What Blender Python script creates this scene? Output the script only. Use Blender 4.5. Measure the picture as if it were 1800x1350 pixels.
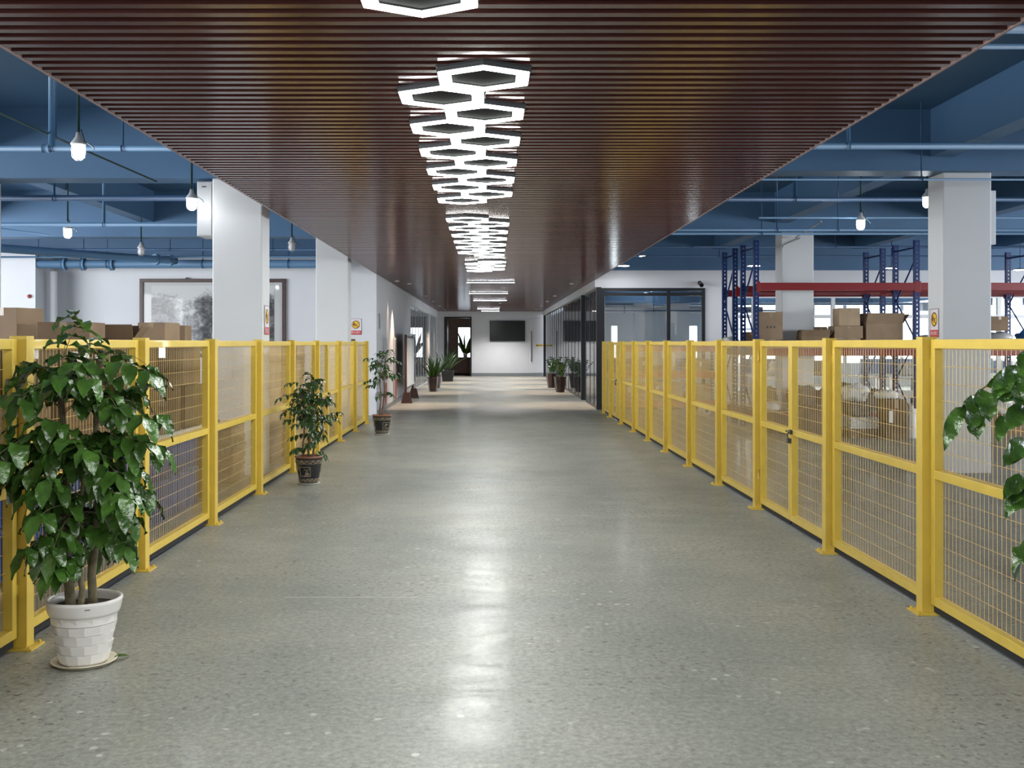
import bpy, math, random
from math import pi, sin, cos, radians as R
from mathutils import Vector, noise, Matrix

for o in list(bpy.data.objects): bpy.data.objects.remove(o)
scn = bpy.context.scene
COL = scn.collection

# ------------------------------------------------------------ camera
cam = bpy.data.cameras.new('camera'); cam.lens = 38.0; cam.sensor_width = 36.0
cam.shift_x = 38/1800; cam.shift_y = -72/1800; cam.clip_start = 0.05; cam.clip_end = 300
camo = bpy.data.objects.new('camera', cam); COL.objects.link(camo)
camo.location = (0, 0, 1.5); camo.rotation_euler = (R(90), 0, 0)
scn.camera = camo
scn.view_settings.view_transform = 'Standard'; scn.view_settings.look = 'None'
scn.view_settings.gamma = 1; scn.view_settings.exposure = 0.62
try: scn.view_settings.use_curve_mapping = False
except Exception: pass
F = 1900.0
def P(px, py, Z):
    """measured photo position at distance Z -> metres"""
    return Vector(((px-862)*Z/F, Z, 1.5-(py-603)*Z/F))

# ------------------------------------------------------------ world + big lights
w = bpy.data.worlds.new('world'); scn.world = w; w.use_nodes = True
bg = w.node_tree.nodes['Background']; bg.inputs[0].default_value = (0.80, 0.90, 1.0, 1); bg.inputs[1].default_value = 2.2

def area(name, loc, rot, sx, sy, power, col=(1, 1, 1)):
    l = bpy.data.lights.new(name, 'AREA'); l.shape = 'RECTANGLE'; l.size = sx; l.size_y = sy
    l.energy = power; l.color = col
    o = bpy.data.objects.new(name, l); COL.objects.link(o); o.location = loc; o.rotation_euler = rot
    return o
# daylight entering: window bands of halls and office; front and side-room fills are added
area('fill_front', (0, -5.35, 2.0), (R(90), 0, 0), 20, 2.6, 80, (1.0, .98, .95))  # added fill from behind the camera, the wall there has no opening
area('daylight_right', (17.3, 10, 2.1), (R(90), 0, R(90)), 22, 2.6, 1900, (.90, .95, 1.0))
area('daylight_left', (-13.3, 8, 2.1), (R(90), 0, R(-90)), 20, 2.6, 1700, (.95, .97, 1.0))
area('fill_left_room', (-6.45, 40, 1.7), (R(90), 0, R(-90)), 15, 2.4, 500, (.93, .96, 1.0))  # added panel to brighten the room behind the left glass
area('fill_right_room', (8.0, 42.5, 1.7), (R(90), 0, R(90)), 11, 2.4, 400, (.93, .96, 1.0))  # added panel to light the blinds behind the right glass
area('daylight_office', (10, 38.3, 1.9), (R(-90), 0, 0), 14, 2.6, 800, (.88, .95, 1.0))

# ------------------------------------------------------------ materials
def new_mat(name):
    m = bpy.data.materials.new(name); m.use_nodes = True
    return m, m.node_tree.nodes, m.node_tree.links
def pm(name, col, rough=.5, metal=0, spec=.5, var=0.0, vscale=6, bump=0, bscale=40, coat=0, emit=None, estr=0, trans=0):
    m, n, l = new_mat(name); b = n['Principled BSDF']
    b.inputs['Base Color'].default_value = (*col, 1); b.inputs['Roughness'].default_value = rough
    b.inputs['Metallic'].default_value = metal; b.inputs['Specular IOR Level'].default_value = spec
    b.inputs['Coat Weight'].default_value = coat
    if trans: b.inputs['Transmission Weight'].default_value = trans
    if emit: b.inputs['Emission Color'].default_value = (*emit, 1); b.inputs['Emission Strength'].default_value = estr
    tc = n.new('ShaderNodeTexCoord')
    if var:
        t = n.new('ShaderNodeTexNoise'); t.inputs['Scale'].default_value = vscale; t.inputs['Detail'].default_value = 5
        l.new(tc.outputs['Object'], t.inputs['Vector'])
        r = n.new('ShaderNodeValToRGB')
        r.color_ramp.elements[0].position = .3; r.color_ramp.elements[1].position = .7
        r.color_ramp.elements[0].color = (*[c*(1-var) for c in col], 1)
        r.color_ramp.elements[1].color = (*[min(1, c*(1+var)) for c in col], 1)
        l.new(t.outputs['Fac'], r.inputs['Fac']); l.new(r.outputs['Color'], b.inputs['Base Color'])
    if bump:
        t = n.new('ShaderNodeTexNoise'); t.inputs['Scale'].default_value = bscale; t.inputs['Detail'].default_value = 4
        l.new(tc.outputs['Object'], t.inputs['Vector'])
        bm = n.new('ShaderNodeBump'); bm.inputs['Strength'].default_value = bump; bm.inputs['Distance'].default_value = .01
        l.new(t.outputs['Fac'], bm.inputs['Height']); l.new(bm.outputs['Normal'], b.inputs['Normal'])
    return m
def glass_mat(name, tint=(.95, .97, .97), ior=1.5, rough=.0):
    m, n, l = new_mat(name); n.remove(n['Principled BSDF'])
    tr = n.new('ShaderNodeBsdfTransparent'); tr.inputs[0].default_value = (*tint, 1)
    gl = n.new('ShaderNodeBsdfGlossy'); gl.inputs['Roughness'].default_value = rough
    lw = n.new('ShaderNodeLayerWeight'); lw.inputs['Blend'].default_value = .5
    pw = n.new('ShaderNodeMath'); pw.operation = 'POWER'; pw.inputs[1].default_value = 5.0
    l.new(lw.outputs['Facing'], pw.inputs[0])
    f0 = ((ior-1)/(ior+1))**2
    ma = n.new('ShaderNodeMath'); ma.operation = 'MULTIPLY_ADD'; ma.inputs[1].default_value = (1-f0)*(.5 if ior < 1.4 else .8); ma.inputs[2].default_value = f0
    l.new(pw.outputs[0], ma.inputs[0])
    mx = n.new('ShaderNodeMixShader')
    l.new(ma.outputs[0], mx.inputs[0]); l.new(tr.outputs[0], mx.inputs[1]); l.new(gl.outputs[0], mx.inputs[2])
    l.new(mx.outputs[0], n['Material Output'].inputs['Surface'])
    return m

M = {}
M['white_wall'] = pm('white wall paint', (.60, .605, .63), .6, var=.02, vscale=2)
M['pillar'] = pm('pillar paint', (.56, .565, .57), .55, var=.02, vscale=2)
M['blue'] = pm('blue ceiling paint', (.055, .130, .240), .55, var=.06, vscale=1.5)
M['blue_pipe'] = pm('light blue pipe paint', (.075, .165, .28), .55)
M['blue_dark'] = pm('blue hanger paint', (.03, .08, .17), .5)
M['yellow'] = pm('yellow powder coat', (.66, .465, .066), .38, var=.05, vscale=9, coat=.15)
M['wire'] = pm('yellow coated wire', (.62, .42, .14), .45)
M['steel'] = pm('brushed steel', (.5, .5, .5), .3, metal=1)
M['dark_steel'] = pm('dark steel', (.07, .065, .06), .4, metal=.6)
M['black_frame'] = pm('black aluminium frame', (.012, .014, .018), .35)
M['white_frame'] = pm('white aluminium frame', (.6, .6, .61), .4)
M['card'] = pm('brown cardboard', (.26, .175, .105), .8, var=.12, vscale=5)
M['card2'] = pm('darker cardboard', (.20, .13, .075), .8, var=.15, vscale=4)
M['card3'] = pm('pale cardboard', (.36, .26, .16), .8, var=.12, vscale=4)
M['tape'] = pm('packing tape', (.33, .24, .14), .25)
M['label'] = pm('white paper label', (.7, .7, .68), .6)
M['ink'] = pm('dark print', (.06, .05, .045), .6)
M['blue_plastic'] = pm('blue crate plastic', (.022, .095, .36), .4)
M['blue_film'] = pm('blue plastic sheet', (.03, .13, .33), .2, bump=.6, bscale=12)
M['rack_blue'] = pm('rack blue paint', (.006, .022, .105), .35, spec=.3)
M['rack_red'] = pm('rack red paint', (.19, .012, .014), .33, spec=.3)
M['rack_orange'] = pm('rack orange paint', (.50, .145, .035), .35)
M['deck'] = pm('rack deck board', (.30, .22, .14), .7, var=.2)
M['bag_white'] = pm('white woven bag', (.62, .63, .64), .45, bump=.5, bscale=14)
M['bag_clear'] = pm('grey translucent bag', (.42, .42, .41), .3, bump=.8, bscale=10)
M['bag_brown'] = pm('brown sack cloth', (.10, .066, .036), .8, bump=.6, bscale=12, var=.25)
M['bag_dark'] = pm('dark sack cloth', (.045, .032, .02), .8, bump=.6, bscale=10, var=.25)
M['bag_blue'] = pm('blue bag', (.03, .14, .36), .35, bump=.7, bscale=10)
M['bag_green'] = pm('green bag', (.12, .25, .07), .4, bump=.7, bscale=10)
M['leaf'] = pm('glossy leaf', (.048, .115, .018), .22, var=.5, vscale=9, spec=.8, bump=.7, bscale=32)
M['leaf_lite'] = pm('light leaf', (.09, .20, .03), .35, var=.3, vscale=7)
M['leaf_dark'] = pm('dark leaf', (.028, .066, .016), .26, var=.4, vscale=9)
M['leaf_yel'] = pm('yellow leaf', (.55, .48, .06), .5, var=.3)
M['bark'] = pm('grey green bark', (.15, .125, .07), .8, var=.35, vscale=25, bump=.5, bscale=50)
M['bark_red'] = pm('reddish bark', (.15, .07, .04), .8, var=.3, vscale=25)
M['soil'] = pm('potting soil', (.05, .03, .02), .95, var=.4, vscale=40, bump=1, bscale=60)
M['white_pot'] = pm('white glazed plastic', (.74, .71, .68), .28, coat=.3)
M['saucer'] = pm('cream plastic saucer', (.66, .60, .47), .4)
M['grey_saucer'] = pm('grey saucer', (.42, .41, .36), .5)
M['black_glaze'] = pm('black glazed clay', (.014, .014, .018), .22, coat=.4)
M['terracotta'] = pm('terracotta rim', (.28, .12, .07), .5)
M['relief'] = pm('beige carved relief', (.30, .24, .16), .5, var=.4, vscale=30)
M['brown_pot'] = pm('brown glazed clay', (.045, .018, .012), .25, coat=.4)
M['black_pot'] = pm('black planter', (.015, .018, .02), .35)
M['walnut'] = pm('dark walnut wood', (.05, .021, .015), .4, var=.25, vscale=8)
M['screen'] = pm('switched off screen', (.008, .010, .010), .12, spec=.2)
M['grey_panel'] = pm('grey enamel cabinet', (.42, .43, .44), .4)
M['sign_white'] = pm('sign white', (.68, .62, .66), .45)
M['sign_yellow'] = pm('sign yellow', (.85, .50, .03), .4)
M['sign_red'] = pm('sign red', (.55, .06, .05), .4)
M['sign_black'] = pm('sign dark brown', (.10, .035, .01), .5)
M['brass'] = pm('yellow plate', (.7, .5, .03), .4)
M['skirting'] = pm('grey skirting', (.19, .20, .21), .4)
M['trimmetal'] = pm('ceiling edge trim', (.33, .22, .20), .35)
M['curtain'] = pm('grey vertical blind', (.30, .30, .30), .6)
M['white_table'] = pm('white table board', (.7, .7, .7), .5)
M['brownroom'] = pm('brown veneer', (.20, .115, .08), .5, var=.15)
M['red_panel'] = pm('red enamel', (.35, .06, .05), .4)
M['hex_body'] = pm('hexagon lamp housing', (.02, .022, .024), .5)
M['hex_plate'] = pm('grey lamp centre plate', (.006, .007, .0066), .8, spec=.1)
M['card_dark'] = pm('darkest cardboard', (.115, .075, .038), .85, var=.2, vscale=4)  # darkest of the cardboard tones
M['rail_shade'] = pm('black rail shade', (.012, .012, .013), .8)  # black for the shade put under the fence rails
M['black_plastic'] = pm('black plastic', (.015, .015, .018), .4)
M['green_stem'] = pm('dark green conduit', (.02, .05, .04), .5)
M['roll'] = pm('white paper roll', (.72, .68, .60), .6)
M['glass'] = glass_mat('clear glass')
M['glass_dark'] = glass_mat('grey tinted glass', (.75, .78, .80), 1.6)
M['pane'] = glass_mat('fence clear sheet', (.97, .955, .92), 1.22)
M['lamp_glass_off'] = pm('unlit lamp glass', (.55, .55, .56), .15)
def emis(name, col, s):
    m, n, l = new_mat(name); n.remove(n['Principled BSDF'])
    e = n.new('ShaderNodeEmission'); e.inputs[0].default_value = (*col, 1); e.inputs[1].default_value = s
    l.new(e.outputs[0], n['Material Output'].inputs['Surface']); return m
M['hex_light'] = emis('hexagon diffuser lit', (.97, 1.0, .97), 24.0)
M['bulb'] = emis('lit lamp glass', (.95, .98, 1.0), 34.0)
M['linear'] = emis('linear lamp lit', (.93, .95, 1.0), 24.0)
M['flat_led'] = emis('flat pendant lit', (.95, .98, 1.0), 40.0)
M['warm'] = emis('warm downlight lit', (1.0, .80, .62), 5.0)

def floor_material():
    m, n, l = new_mat('polished concrete'); b = n['Principled BSDF']
    tc = n.new('ShaderNodeTexCoord')
    def nz(scale, det, ro=.5, vec=None):
        t = n.new('ShaderNodeTexNoise'); t.inputs['Scale'].default_value = scale; t.inputs['Detail'].default_value = det
        t.inputs['Roughness'].default_value = ro
        l.new(vec or tc.outputs['Object'], t.inputs['Vector']); return t
    def ramp(src, p0, c0, p1, c1):
        r = n.new('ShaderNodeValToRGB'); e = r.color_ramp.elements
        e[0].position = p0; e[0].color = c0; e[1].position = p1; e[1].color = c1
        l.new(src, r.inputs['Fac']); return r
    def mix(fac, a, c):
        x = n.new('ShaderNodeMix'); x.data_type = 'RGBA'
        l.new(fac, x.inputs[0]); 
        if isinstance(a, tuple): x.inputs[6].default_value = a
        else: l.new(a, x.inputs[6])
        if isinstance(c, tuple): x.inputs[7].default_value = c
        else: l.new(c, x.inputs[7])
        return x.outputs[2]
    base = ramp(nz(.7, 6, .6).outputs['Fac'], .32, (.225, .235, .215, 1), .68, (.315, .31, .27, 1))
    fine = ramp(nz(34, 8, .78).outputs['Fac'], .38, (.66, .66, .66, 1), .62, (1.22, 1.22, 1.2, 1))
    mu = n.new('ShaderNodeMix'); mu.data_type = 'RGBA'; mu.blend_type = 'MULTIPLY'; mu.inputs[0].default_value = 1
    l.new(base.outputs[0], mu.inputs[6]); l.new(fine.outputs[0], mu.inputs[7])
    # white aggregate flecks
    mp = n.new('ShaderNodeMapping'); mp.inputs['Scale'].default_value = (1, 1.0, 1); l.new(tc.outputs['Object'], mp.inputs['Vector'])
    vo = n.new('ShaderNodeTexVoronoi'); vo.inputs['Scale'].default_value = 8; l.new(mp.outputs[0], vo.inputs['Vector'])
    dn = nz(28, 3); 
    add = n.new('ShaderNodeMath'); add.operation = 'ADD'; l.new(vo.outputs['Distance'], add.inputs[0]); 
    sc = n.new('ShaderNodeMath'); sc.operation = 'MULTIPLY'; sc.inputs[1].default_value = .35; l.new(dn.outputs['Fac'], sc.inputs[0]); l.new(sc.outputs[0], add.inputs[1])
    fl = ramp(add.outputs[0], .262, (1, 1, 1, 1), .295, (0, 0, 0, 1))
    area_m = ramp(nz(.9, 3).outputs['Fac'], .42, (0, 0, 0, 1), .6, (.8, .8, .8, 1))
    mm = n.new('ShaderNodeMath'); mm.operation = 'MULTIPLY'; l.new(fl.outputs[0], mm.inputs[0]); l.new(area_m.outputs[0], mm.inputs[1])
    c1 = mix(mm.outputs[0], mu.outputs[2], (.55, .55, .50, 1))
    # dark pits
    pit = ramp(nz(22, 3, .55).outputs['Fac'], .355, (1, 1, 1, 1), .385, (0, 0, 0, 1))
    pa = ramp(nz(.55, 3).outputs['Fac'], .38, (0, 0, 0, 1), .58, (.8, .8, .8, 1))
    pmm = n.new('ShaderNodeMath'); pmm.operation = 'MULTIPLY'; l.new(pit.outputs[0], pmm.inputs[0]); l.new(pa.outputs[0], pmm.inputs[1])
    c2 = mix(pmm.outputs[0], c1, (.09, .085, .07, 1))
    l.new(c2, b.inputs['Base Color'])
    rr = ramp(nz(2.0, 5, .6).outputs['Fac'], .35, (.40, .40, .40, 1), .7, (.55, .55, .55, 1))
    l.new(rr.outputs[0], b.inputs['Roughness'])
    bm = n.new('ShaderNodeBump'); bm.inputs['Strength'].default_value = .22; bm.inputs['Distance'].default_value = .005
    l.new(nz(9, 6, .65).outputs['Fac'], bm.inputs['Height']); l.new(bm.outputs['Normal'], b.inputs['Normal'])
    b.inputs['Specular IOR Level'].default_value = .38; b.inputs['Coat Roughness'].default_value = .13
    cmp_ = n.new('ShaderNodeMapping'); cmp_.inputs['Scale'].default_value = (1, 2.2, 1); l.new(tc.outputs['Object'], cmp_.inputs['Vector'])
    cw = ramp(nz(3.2, 9, .72, cmp_.outputs[0]).outputs['Fac'], .38, (.015, .015, .015, 1), .66, (.20, .20, .20, 1)); l.new(cw.outputs[0], b.inputs['Coat Weight'])
    return m
M['floor'] = floor_material()

def slat_material():
    m, n, l = new_mat('reddish brown wood slats'); b = n['Principled BSDF']
    tc = n.new('ShaderNodeTexCoord')
    mp = n.new('ShaderNodeMapping'); mp.inputs['Scale'].default_value = (.35, 8, 8); l.new(tc.outputs['Object'], mp.inputs['Vector'])
    t = n.new('ShaderNodeTexNoise'); t.inputs['Scale'].default_value = 2.2; t.inputs['Detail'].default_value = 5
    l.new(mp.outputs[0], t.inputs['Vector'])
    r = n.new('ShaderNodeValToRGB'); e = r.color_ramp.elements
    e[0].position = .3; e[0].color = (.070, .024, .021, 1); e[1].position = .7; e[1].color = (.120, .045, .038, 1)
    l.new(t.outputs['Fac'], r.inputs['Fac']); l.new(r.outputs[0], b.inputs['Base Color'])
    b.inputs['Roughness'].default_value = .17; b.inputs['Specular IOR Level'].default_value = .75
    return m
M['slat'] = slat_material()
M['slat_back'] = pm('dark backing board', (.03, .010, .008), .5)

def painting_material():
    m, n, l = new_mat('ink landscape print'); b = n['Principled BSDF']
    tc = n.new('ShaderNodeTexCoord')
    mp = n.new('ShaderNodeMapping'); mp.inputs['Scale'].default_value = (1.0, 1, 1.3); l.new(tc.outputs['Object'], mp.inputs['Vector'])
    a = n.new('ShaderNodeTexNoise'); a.inputs['Scale'].default_value = 1.6; a.inputs['Detail'].default_value = 9; a.inputs['Roughness'].default_value = .62; a.inputs['Distortion'].default_value = 1.6
    l.new(mp.outputs[0], a.inputs['Vector'])
    c = n.new('ShaderNodeTexNoise'); c.inputs['Scale'].default_value = 7; c.inputs['Detail'].default_value = 8; c.inputs['Roughness'].default_value = .7; c.inputs['Distortion'].default_value = 2.2
    l.new(mp.outputs[0], c.inputs['Vector'])
    mx = n.new('ShaderNodeMix'); mx.data_type = 'FLOAT'; mx.inputs[0].default_value = .45
    l.new(a.outputs['Fac'], mx.inputs[2]); l.new(c.outputs['Fac'], mx.inputs[3])
    # waterfall and sky masks from height and x
    sep = n.new('ShaderNodeSeparateXYZ'); l.new(tc.outputs['Object'], sep.inputs[0])
    g = n.new('ShaderNodeMapRange'); g.inputs[1].default_value = 1.15; g.inputs[2].default_value = 1.5; g.inputs[3].default_value = 0; g.inputs[4].default_value = .3
    l.new(sep.outputs['Z'], g.inputs[0])
    dx = n.new('ShaderNodeMath'); dx.operation = 'ADD'; dx.inputs[1].default_value = .55; l.new(sep.outputs['X'], dx.inputs[0])
    ab = n.new('ShaderNodeMath'); ab.operation = 'ABSOLUTE'; l.new(dx.outputs[0], ab.inputs[0])
    wf = n.new('ShaderNodeMapRange'); wf.inputs[1].default_value = .12; wf.inputs[2].default_value = .35; wf.inputs[3].default_value = .14; wf.inputs[4].default_value = 0
    l.new(ab.outputs[0], wf.inputs[0])
    s1 = n.new('ShaderNodeMath'); s1.operation = 'ADD'; l.new(mx.outputs[0], s1.inputs[0]); l.new(g.outputs[0], s1.inputs[1])
    s2 = n.new('ShaderNodeMath'); s2.operation = 'ADD'; l.new(s1.outputs[0], s2.inputs[0]); l.new(wf.outputs[0], s2.inputs[1])
    r = n.new('ShaderNodeValToRGB'); e = r.color_ramp.elements
    e[0].position = .45; e[0].color = (.015, .015, .015, 1); e[1].position = .70; e[1].color = (.52, .52, .51, 1)
    k = r.color_ramp.elements.new(.57); k.color = (.17, .17, .17, 1)
    l.new(s2.outputs[0], r.inputs['Fac']); l.new(r.outputs[0], b.inputs['Base Color'])
    b.inputs['Roughness'].default_value = .6; b.inputs['Coat Weight'].default_value = .45; b.inputs['Coat Roughness'].default_value = .03
    return m
M['painting'] = painting_material()

# ------------------------------------------------------------ mesh helpers
class MB:
    def __init__(s): s.v = []; s.f = []; s.sm = []
    def add(s, vs, fs, smooth=False):
        o = len(s.v); s.v += [tuple(v) for v in vs]
        s.f += [tuple(i+o for i in f) for f in fs]; s.sm += [smooth]*len(fs); return s
    def box(s, x0, x1, y0, y1, z0, z1, M4=None):
        vs = [Vector(p) for p in ((x0,y0,z0),(x1,y0,z0),(x1,y1,z0),(x0,y1,z0),(x0,y0,z1),(x1,y0,z1),(x1,y1,z1),(x0,y1,z1))]
        if M4: vs = [M4 @ v for v in vs]
        return s.add(vs, [(0,3,2,1),(4,5,6,7),(0,1,5,4),(1,2,6,5),(2,3,7,6),(3,0,4,7)])
    def prism(s, pts, axis, a, b):
        n = len(pts)
        def mk(p, t): return {'x': (t, p[0], p[1]), 'y': (p[0], t, p[1]), 'z': (p[0], p[1], t)}[axis]
        vs = [mk(p, a) for p in pts] + [mk(p, b) for p in pts]
        fs = [tuple(range(n))[::-1], tuple(range(n, 2*n))] + [(i, (i+1) % n, n+(i+1) % n, n+i) for i in range(n)]
        return s.add(vs, fs)
    def tube(s, pts, rad, n=8, cap=True, smooth=True):
        pts = [Vector(p) for p in pts]
        if not hasattr(rad, '__len__'): rad = [rad]*len(pts)
        vs = []; ref = None
        for i, p in enumerate(pts):
            d = (pts[min(i+1, len(pts)-1)] - pts[max(i-1, 0)]).normalized()
            if ref is None: ref = Vector((0, 0, 1)) if abs(d.z) < .9 else Vector((1, 0, 0))
            u = d.cross(ref).normalized(); v = u.cross(d).normalized(); ref = v
            vs += [p + (u*cos(2*pi*k/n) + v*sin(2*pi*k/n))*rad[i] for k in range(n)]
        fs = []
        for i in range(len(pts)-1):
            for k in range(n):
                a = i*n+k; b = i*n+(k+1) % n; fs.append((a, b, b+n, a+n))
        o = len(s.v); s.add(vs, fs, smooth)
        if cap:
            s.f += [tuple(o+k for k in range(n)), tuple(o+(len(pts)-1)*n+k for k in range(n))[::-1]]; s.sm += [False]*2
        return s
    def lathe(s, prof, n=32, c=(0, 0, 0), smooth=True):
        vs = []
        for r, z in prof:
            vs += [(c[0]+r*cos(2*pi*k/n), c[1]+r*sin(2*pi*k/n), c[2]+z) for k in range(n)]
        fs = []
        for i in range(len(prof)-1):
            for k in range(n):
                a = i*n+k; b = i*n+(k+1) % n; fs.append((a, b, b+n, a+n))
        return s.add(vs, fs, smooth)
    def blob(s, c, r, seed, amp=.25, n=14, m=20, freq=1.7, flat=True):
        vs = []; fs = []
        for i in range(n+1):
            th = pi*i/n
            for k in range(m):
                ph = 2*pi*k/m
                d = Vector((sin(th)*cos(ph), sin(th)*sin(ph), cos(th)))
                q = 1 + amp*noise.fractal(d*freq+Vector((seed*3.1, seed*1.7, seed)), 1.0, 2.0, 4)
                sq = (abs(d.x)**4+abs(d.y)**4+abs(d.z)**4)**(-.25)
                q *= .45+.55*sq
                p = Vector((d.x*r[0]*q, d.y*r[1]*q, d.z*r[2]*q))
                if flat: p.z = max(p.z, -r[2]*.8)
                vs.append(p + Vector(c))
        for i in range(n):
            for k in range(m):
                a = i*m+k; b = i*m+(k+1) % m; fs.append((a, a+m, b+m, b))
        return s.add(vs, fs, True)
    def build(s, name, mat, parent=None, bevel=0, loc=None):
        me = bpy.data.meshes.new(name); me.from_pydata(s.v, [], s.f)
        me.polygons.foreach_set('use_smooth', s.sm); me.materials.append(M[mat] if isinstance(mat, str) else mat)
        me.update()
        o = bpy.data.objects.new(name, me); COL.objects.link(o)
        if parent: o.parent = parent
        if loc is not None: o.location = loc
        if bevel:
            b = o.modifiers.new('bevel', 'BEVEL'); b.width = bevel; b.segments = 2; b.limit_method = 'ANGLE'
        return o
def empty(name, loc, rz=0, label=None, cat=None, group=None):
    o = bpy.data.objects.new(name, None); COL.objects.link(o); o.location = loc; o.rotation_euler = (0, 0, rz)
    o.empty_display_size = .1
    tag(o, label, cat, group); return o
def tag(o, label=None, cat=None, group=None, kind=None):
    if label: o['label'] = label
    if cat: o['category'] = cat
    if group: o['group'] = group
    if kind: o['kind'] = kind
    return o
def struct(name, mb, mat, label=None, cat=None, bevel=0):
    o = mb.build(name, mat, bevel=bevel); o['kind'] = 'structure'
    if label: o['label'] = label; o['category'] = cat
    return o
def text_part(name, txt, size, mat, parent, loc, rot, ext=.0004):
    cu = bpy.data.curves.new('t', 'FONT'); cu.body = txt; cu.size = size; cu.align_x = 'CENTER'; cu.align_y = 'CENTER'; cu.extrude = ext
    t = bpy.data.objects.new('t', cu); COL.objects.link(t)
    dg = bpy.context.evaluated_depsgraph_get()
    me = bpy.data.meshes.new_from_object(t.evaluated_get(dg)); bpy.data.objects.remove(t)
    me.materials.clear(); me.materials.append(M[mat])
    o = bpy.data.objects.new(name, me); COL.objects.link(o); o.parent = parent; o.location = loc; o.rotation_euler = rot
    return o

# ============================================================ THE SETTING
CZ = 2.93          # underside of the slats
XL, XR = -2.36, 2.37
FAR = 49.0
WL = 22.4          # front of the white wall, left
WR = 24.4          # front of the office wall, right
SL = 4.16          # structural slab

struct('floor', MB().box(-13.2, 17.2, -5.4, 56, -.1, 0), 'floor', 'polished grey concrete floor with pale flecks and lamp reflections', 'floor')
struct('ceiling', MB().box(-13.2, 17.2, -5.4, 56, SL, SL+.2), 'blue', 'deep blue painted concrete ceiling above the open halls', 'ceiling')

mb = MB(); y = -3.0; k = 0
while y < FAR-.06:
    mb.box(XL+.012, XR-.012, y, y+.056, CZ, CZ+.075); y += .122
slc = struct('ceiling.001', mb, 'slat', 'reddish brown slatted ceiling hung over the central corridor', 'ceiling')
bk = MB().box(XL+.012, XR-.012, -3, FAR, CZ+.0755, CZ+.10).build('backing_board', 'slat_back', slc)
struct('trim_1', MB().box(XL-.004, XL+.012, -3, FAR, CZ-.003, CZ+.12), 'trimmetal')
struct('trim_2', MB().box(XR-.012, XR+.004, -3, FAR, CZ-.003, CZ+.12), 'trimmetal')

struct('trim_23', MB().box(-1.22, -.43, 6.376, 6.381, 0, .0006), 'saucer')
# beams: cross beams over the pillar rows and long beams between them
for i, yy in enumerate((-1.1, 5.5, 12.2, 18.95)):
    struct('trim_%d' % (3+2*i), MB().box(-13.2, XL-.06, yy-.02, yy+.38, 3.36, SL), 'blue')
    struct('trim_%d' % (4+2*i), MB().box(XR+.06, 17.2, yy+.1, yy+.5, 3.46, SL), 'blue')
for i, xx in enumerate((-9.1, -6.02, 5.14, 8.3, 11.4)):
    struct('trim_%d' % (11+i), MB().box(xx-.13, xx+.13, -5.4, WL if xx < 0 else WR, 3.62, SL-.002), 'blue')
struct('trim_16', MB().box(-13.2, XL-.02, WL-.35, WL, 3.26, SL), 'blue')
struct('trim_17', MB().box(XR+.02, 17.2, WR-.12, WR, 3.14, SL), 'blue')

# left white wall (faces the camera) and corridor side
mb = MB(); mb.box(-9.05, -2.36, WL, WL+.2, 0, 3.3)
mb.box(-13.2, -9.05, WL-.9, WL+.2, 0, 3.3)
struct('wall_left', mb, 'white_wall', 'white wall behind the left storage area, with the framed painting', 'wall')
mb = MB(); mb.box(-2.6, -2.36, WL+.2, 32.0, 0, CZ+.3); mb.box(-2.6, -2.36, 32.0, FAR, 2.66, CZ+.3)
mb.box(-2.6, -2.36, 47.6, FAR, 0, 2.66); mb.box(-2.6, -2.36, 41.8, 42.2, 0, 2.66)
struct('wall_corridor', mb, 'white_wall', 'white corridor wall on the left beyond the fence', 'wall')
struct('baseboard_left', MB().box(-2.358, -2.345, WL, 32.0, 0, .1), 'skirting')
# far wall with door opening and window seen through it
D0, D1, DH = -2.04, -.90, 2.64
mb = MB(); mb.box(-2.7, D0, FAR, FAR+.15, 0, CZ+.4); mb.box(D1, 2.75, FAR, FAR+.15, 0, CZ+.4); mb.box(D0, D1, FAR, FAR+.15, DH, CZ+.4)
struct('wall_far', mb, 'white_wall', 'plain white wall closing the far end of the corridor', 'wall')
struct('baseboard_far', MB().box(D1+.04, 2.45, FAR-.015, FAR, 0, .14), 'skirting')
mb = MB(); mb.box(-3.2, .4, 52.2, 52.35, 0, .78); mb.box(-3.2, -1.55, 52.2, 52.35, .78, 3.2); mb.box(-.78, .4, 52.2, 52.35, .78, 3.2)
mb.box(-1.55, -.78, 52.2, 52.35, 2.25, 3.2)
mb.box(-3.2, -3.05, FAR+.15, 52.2, 0, 3.2); mb.box(.25, .4, FAR+.15, 52.2, 0, 3.2); mb.box(-3.2, .4, FAR+.15, 52.35, 2.9, 3.0)
struct('wall_back_room', mb, 'brownroom', 'brown walls of the small room seen through the far doorway', 'wall')
# side and end enclosures of the halls (window bands let the daylight in)
mb = MB(); mb.box(-13.4, -13.2, -5.6, WL, 0, .9); mb.box(-13.4, -13.2, -5.6, WL, 3.4, SL)
struct('wall_left_side', mb, 'white_wall')
mb = MB(); mb.box(17.2, 17.4, -5.6, 38.2, 0, .9); mb.box(17.2, 17.4, -5.6, 38.2, 3.2, SL)
for yy in (-5.6, 2, 8, 14, 20, 26, 32): mb.box(17.2, 17.4, yy, yy+.5, .9, 3.2)
struct('wall_back', MB().box(-13.4, 17.4, -5.6, -5.4, 0, SL), 'white_wall')
struct('wall_right_side', mb, 'white_wall')

# right office wall facing the camera: pier, band, openings
mb = MB()
mb.box(2.47, 17.2, WR, WR+.15, 2.74, 3.14)
mb.box(4.84, 5.42, WR, WR+.15, 0, 2.74)
mb.box(2.36, 2.47, WR, 48.9, 2.76, CZ+.22)
mb.box(5.42, 17.2, WR, WR+.15, 2.60, 2.74)
mb.box(5.42, 17.2, WR, WR+.15, 0, .35)
struct('wall_office', mb, 'white_wall', 'white office wall with a band above the glazing, right of corridor', 'wall')
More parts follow.
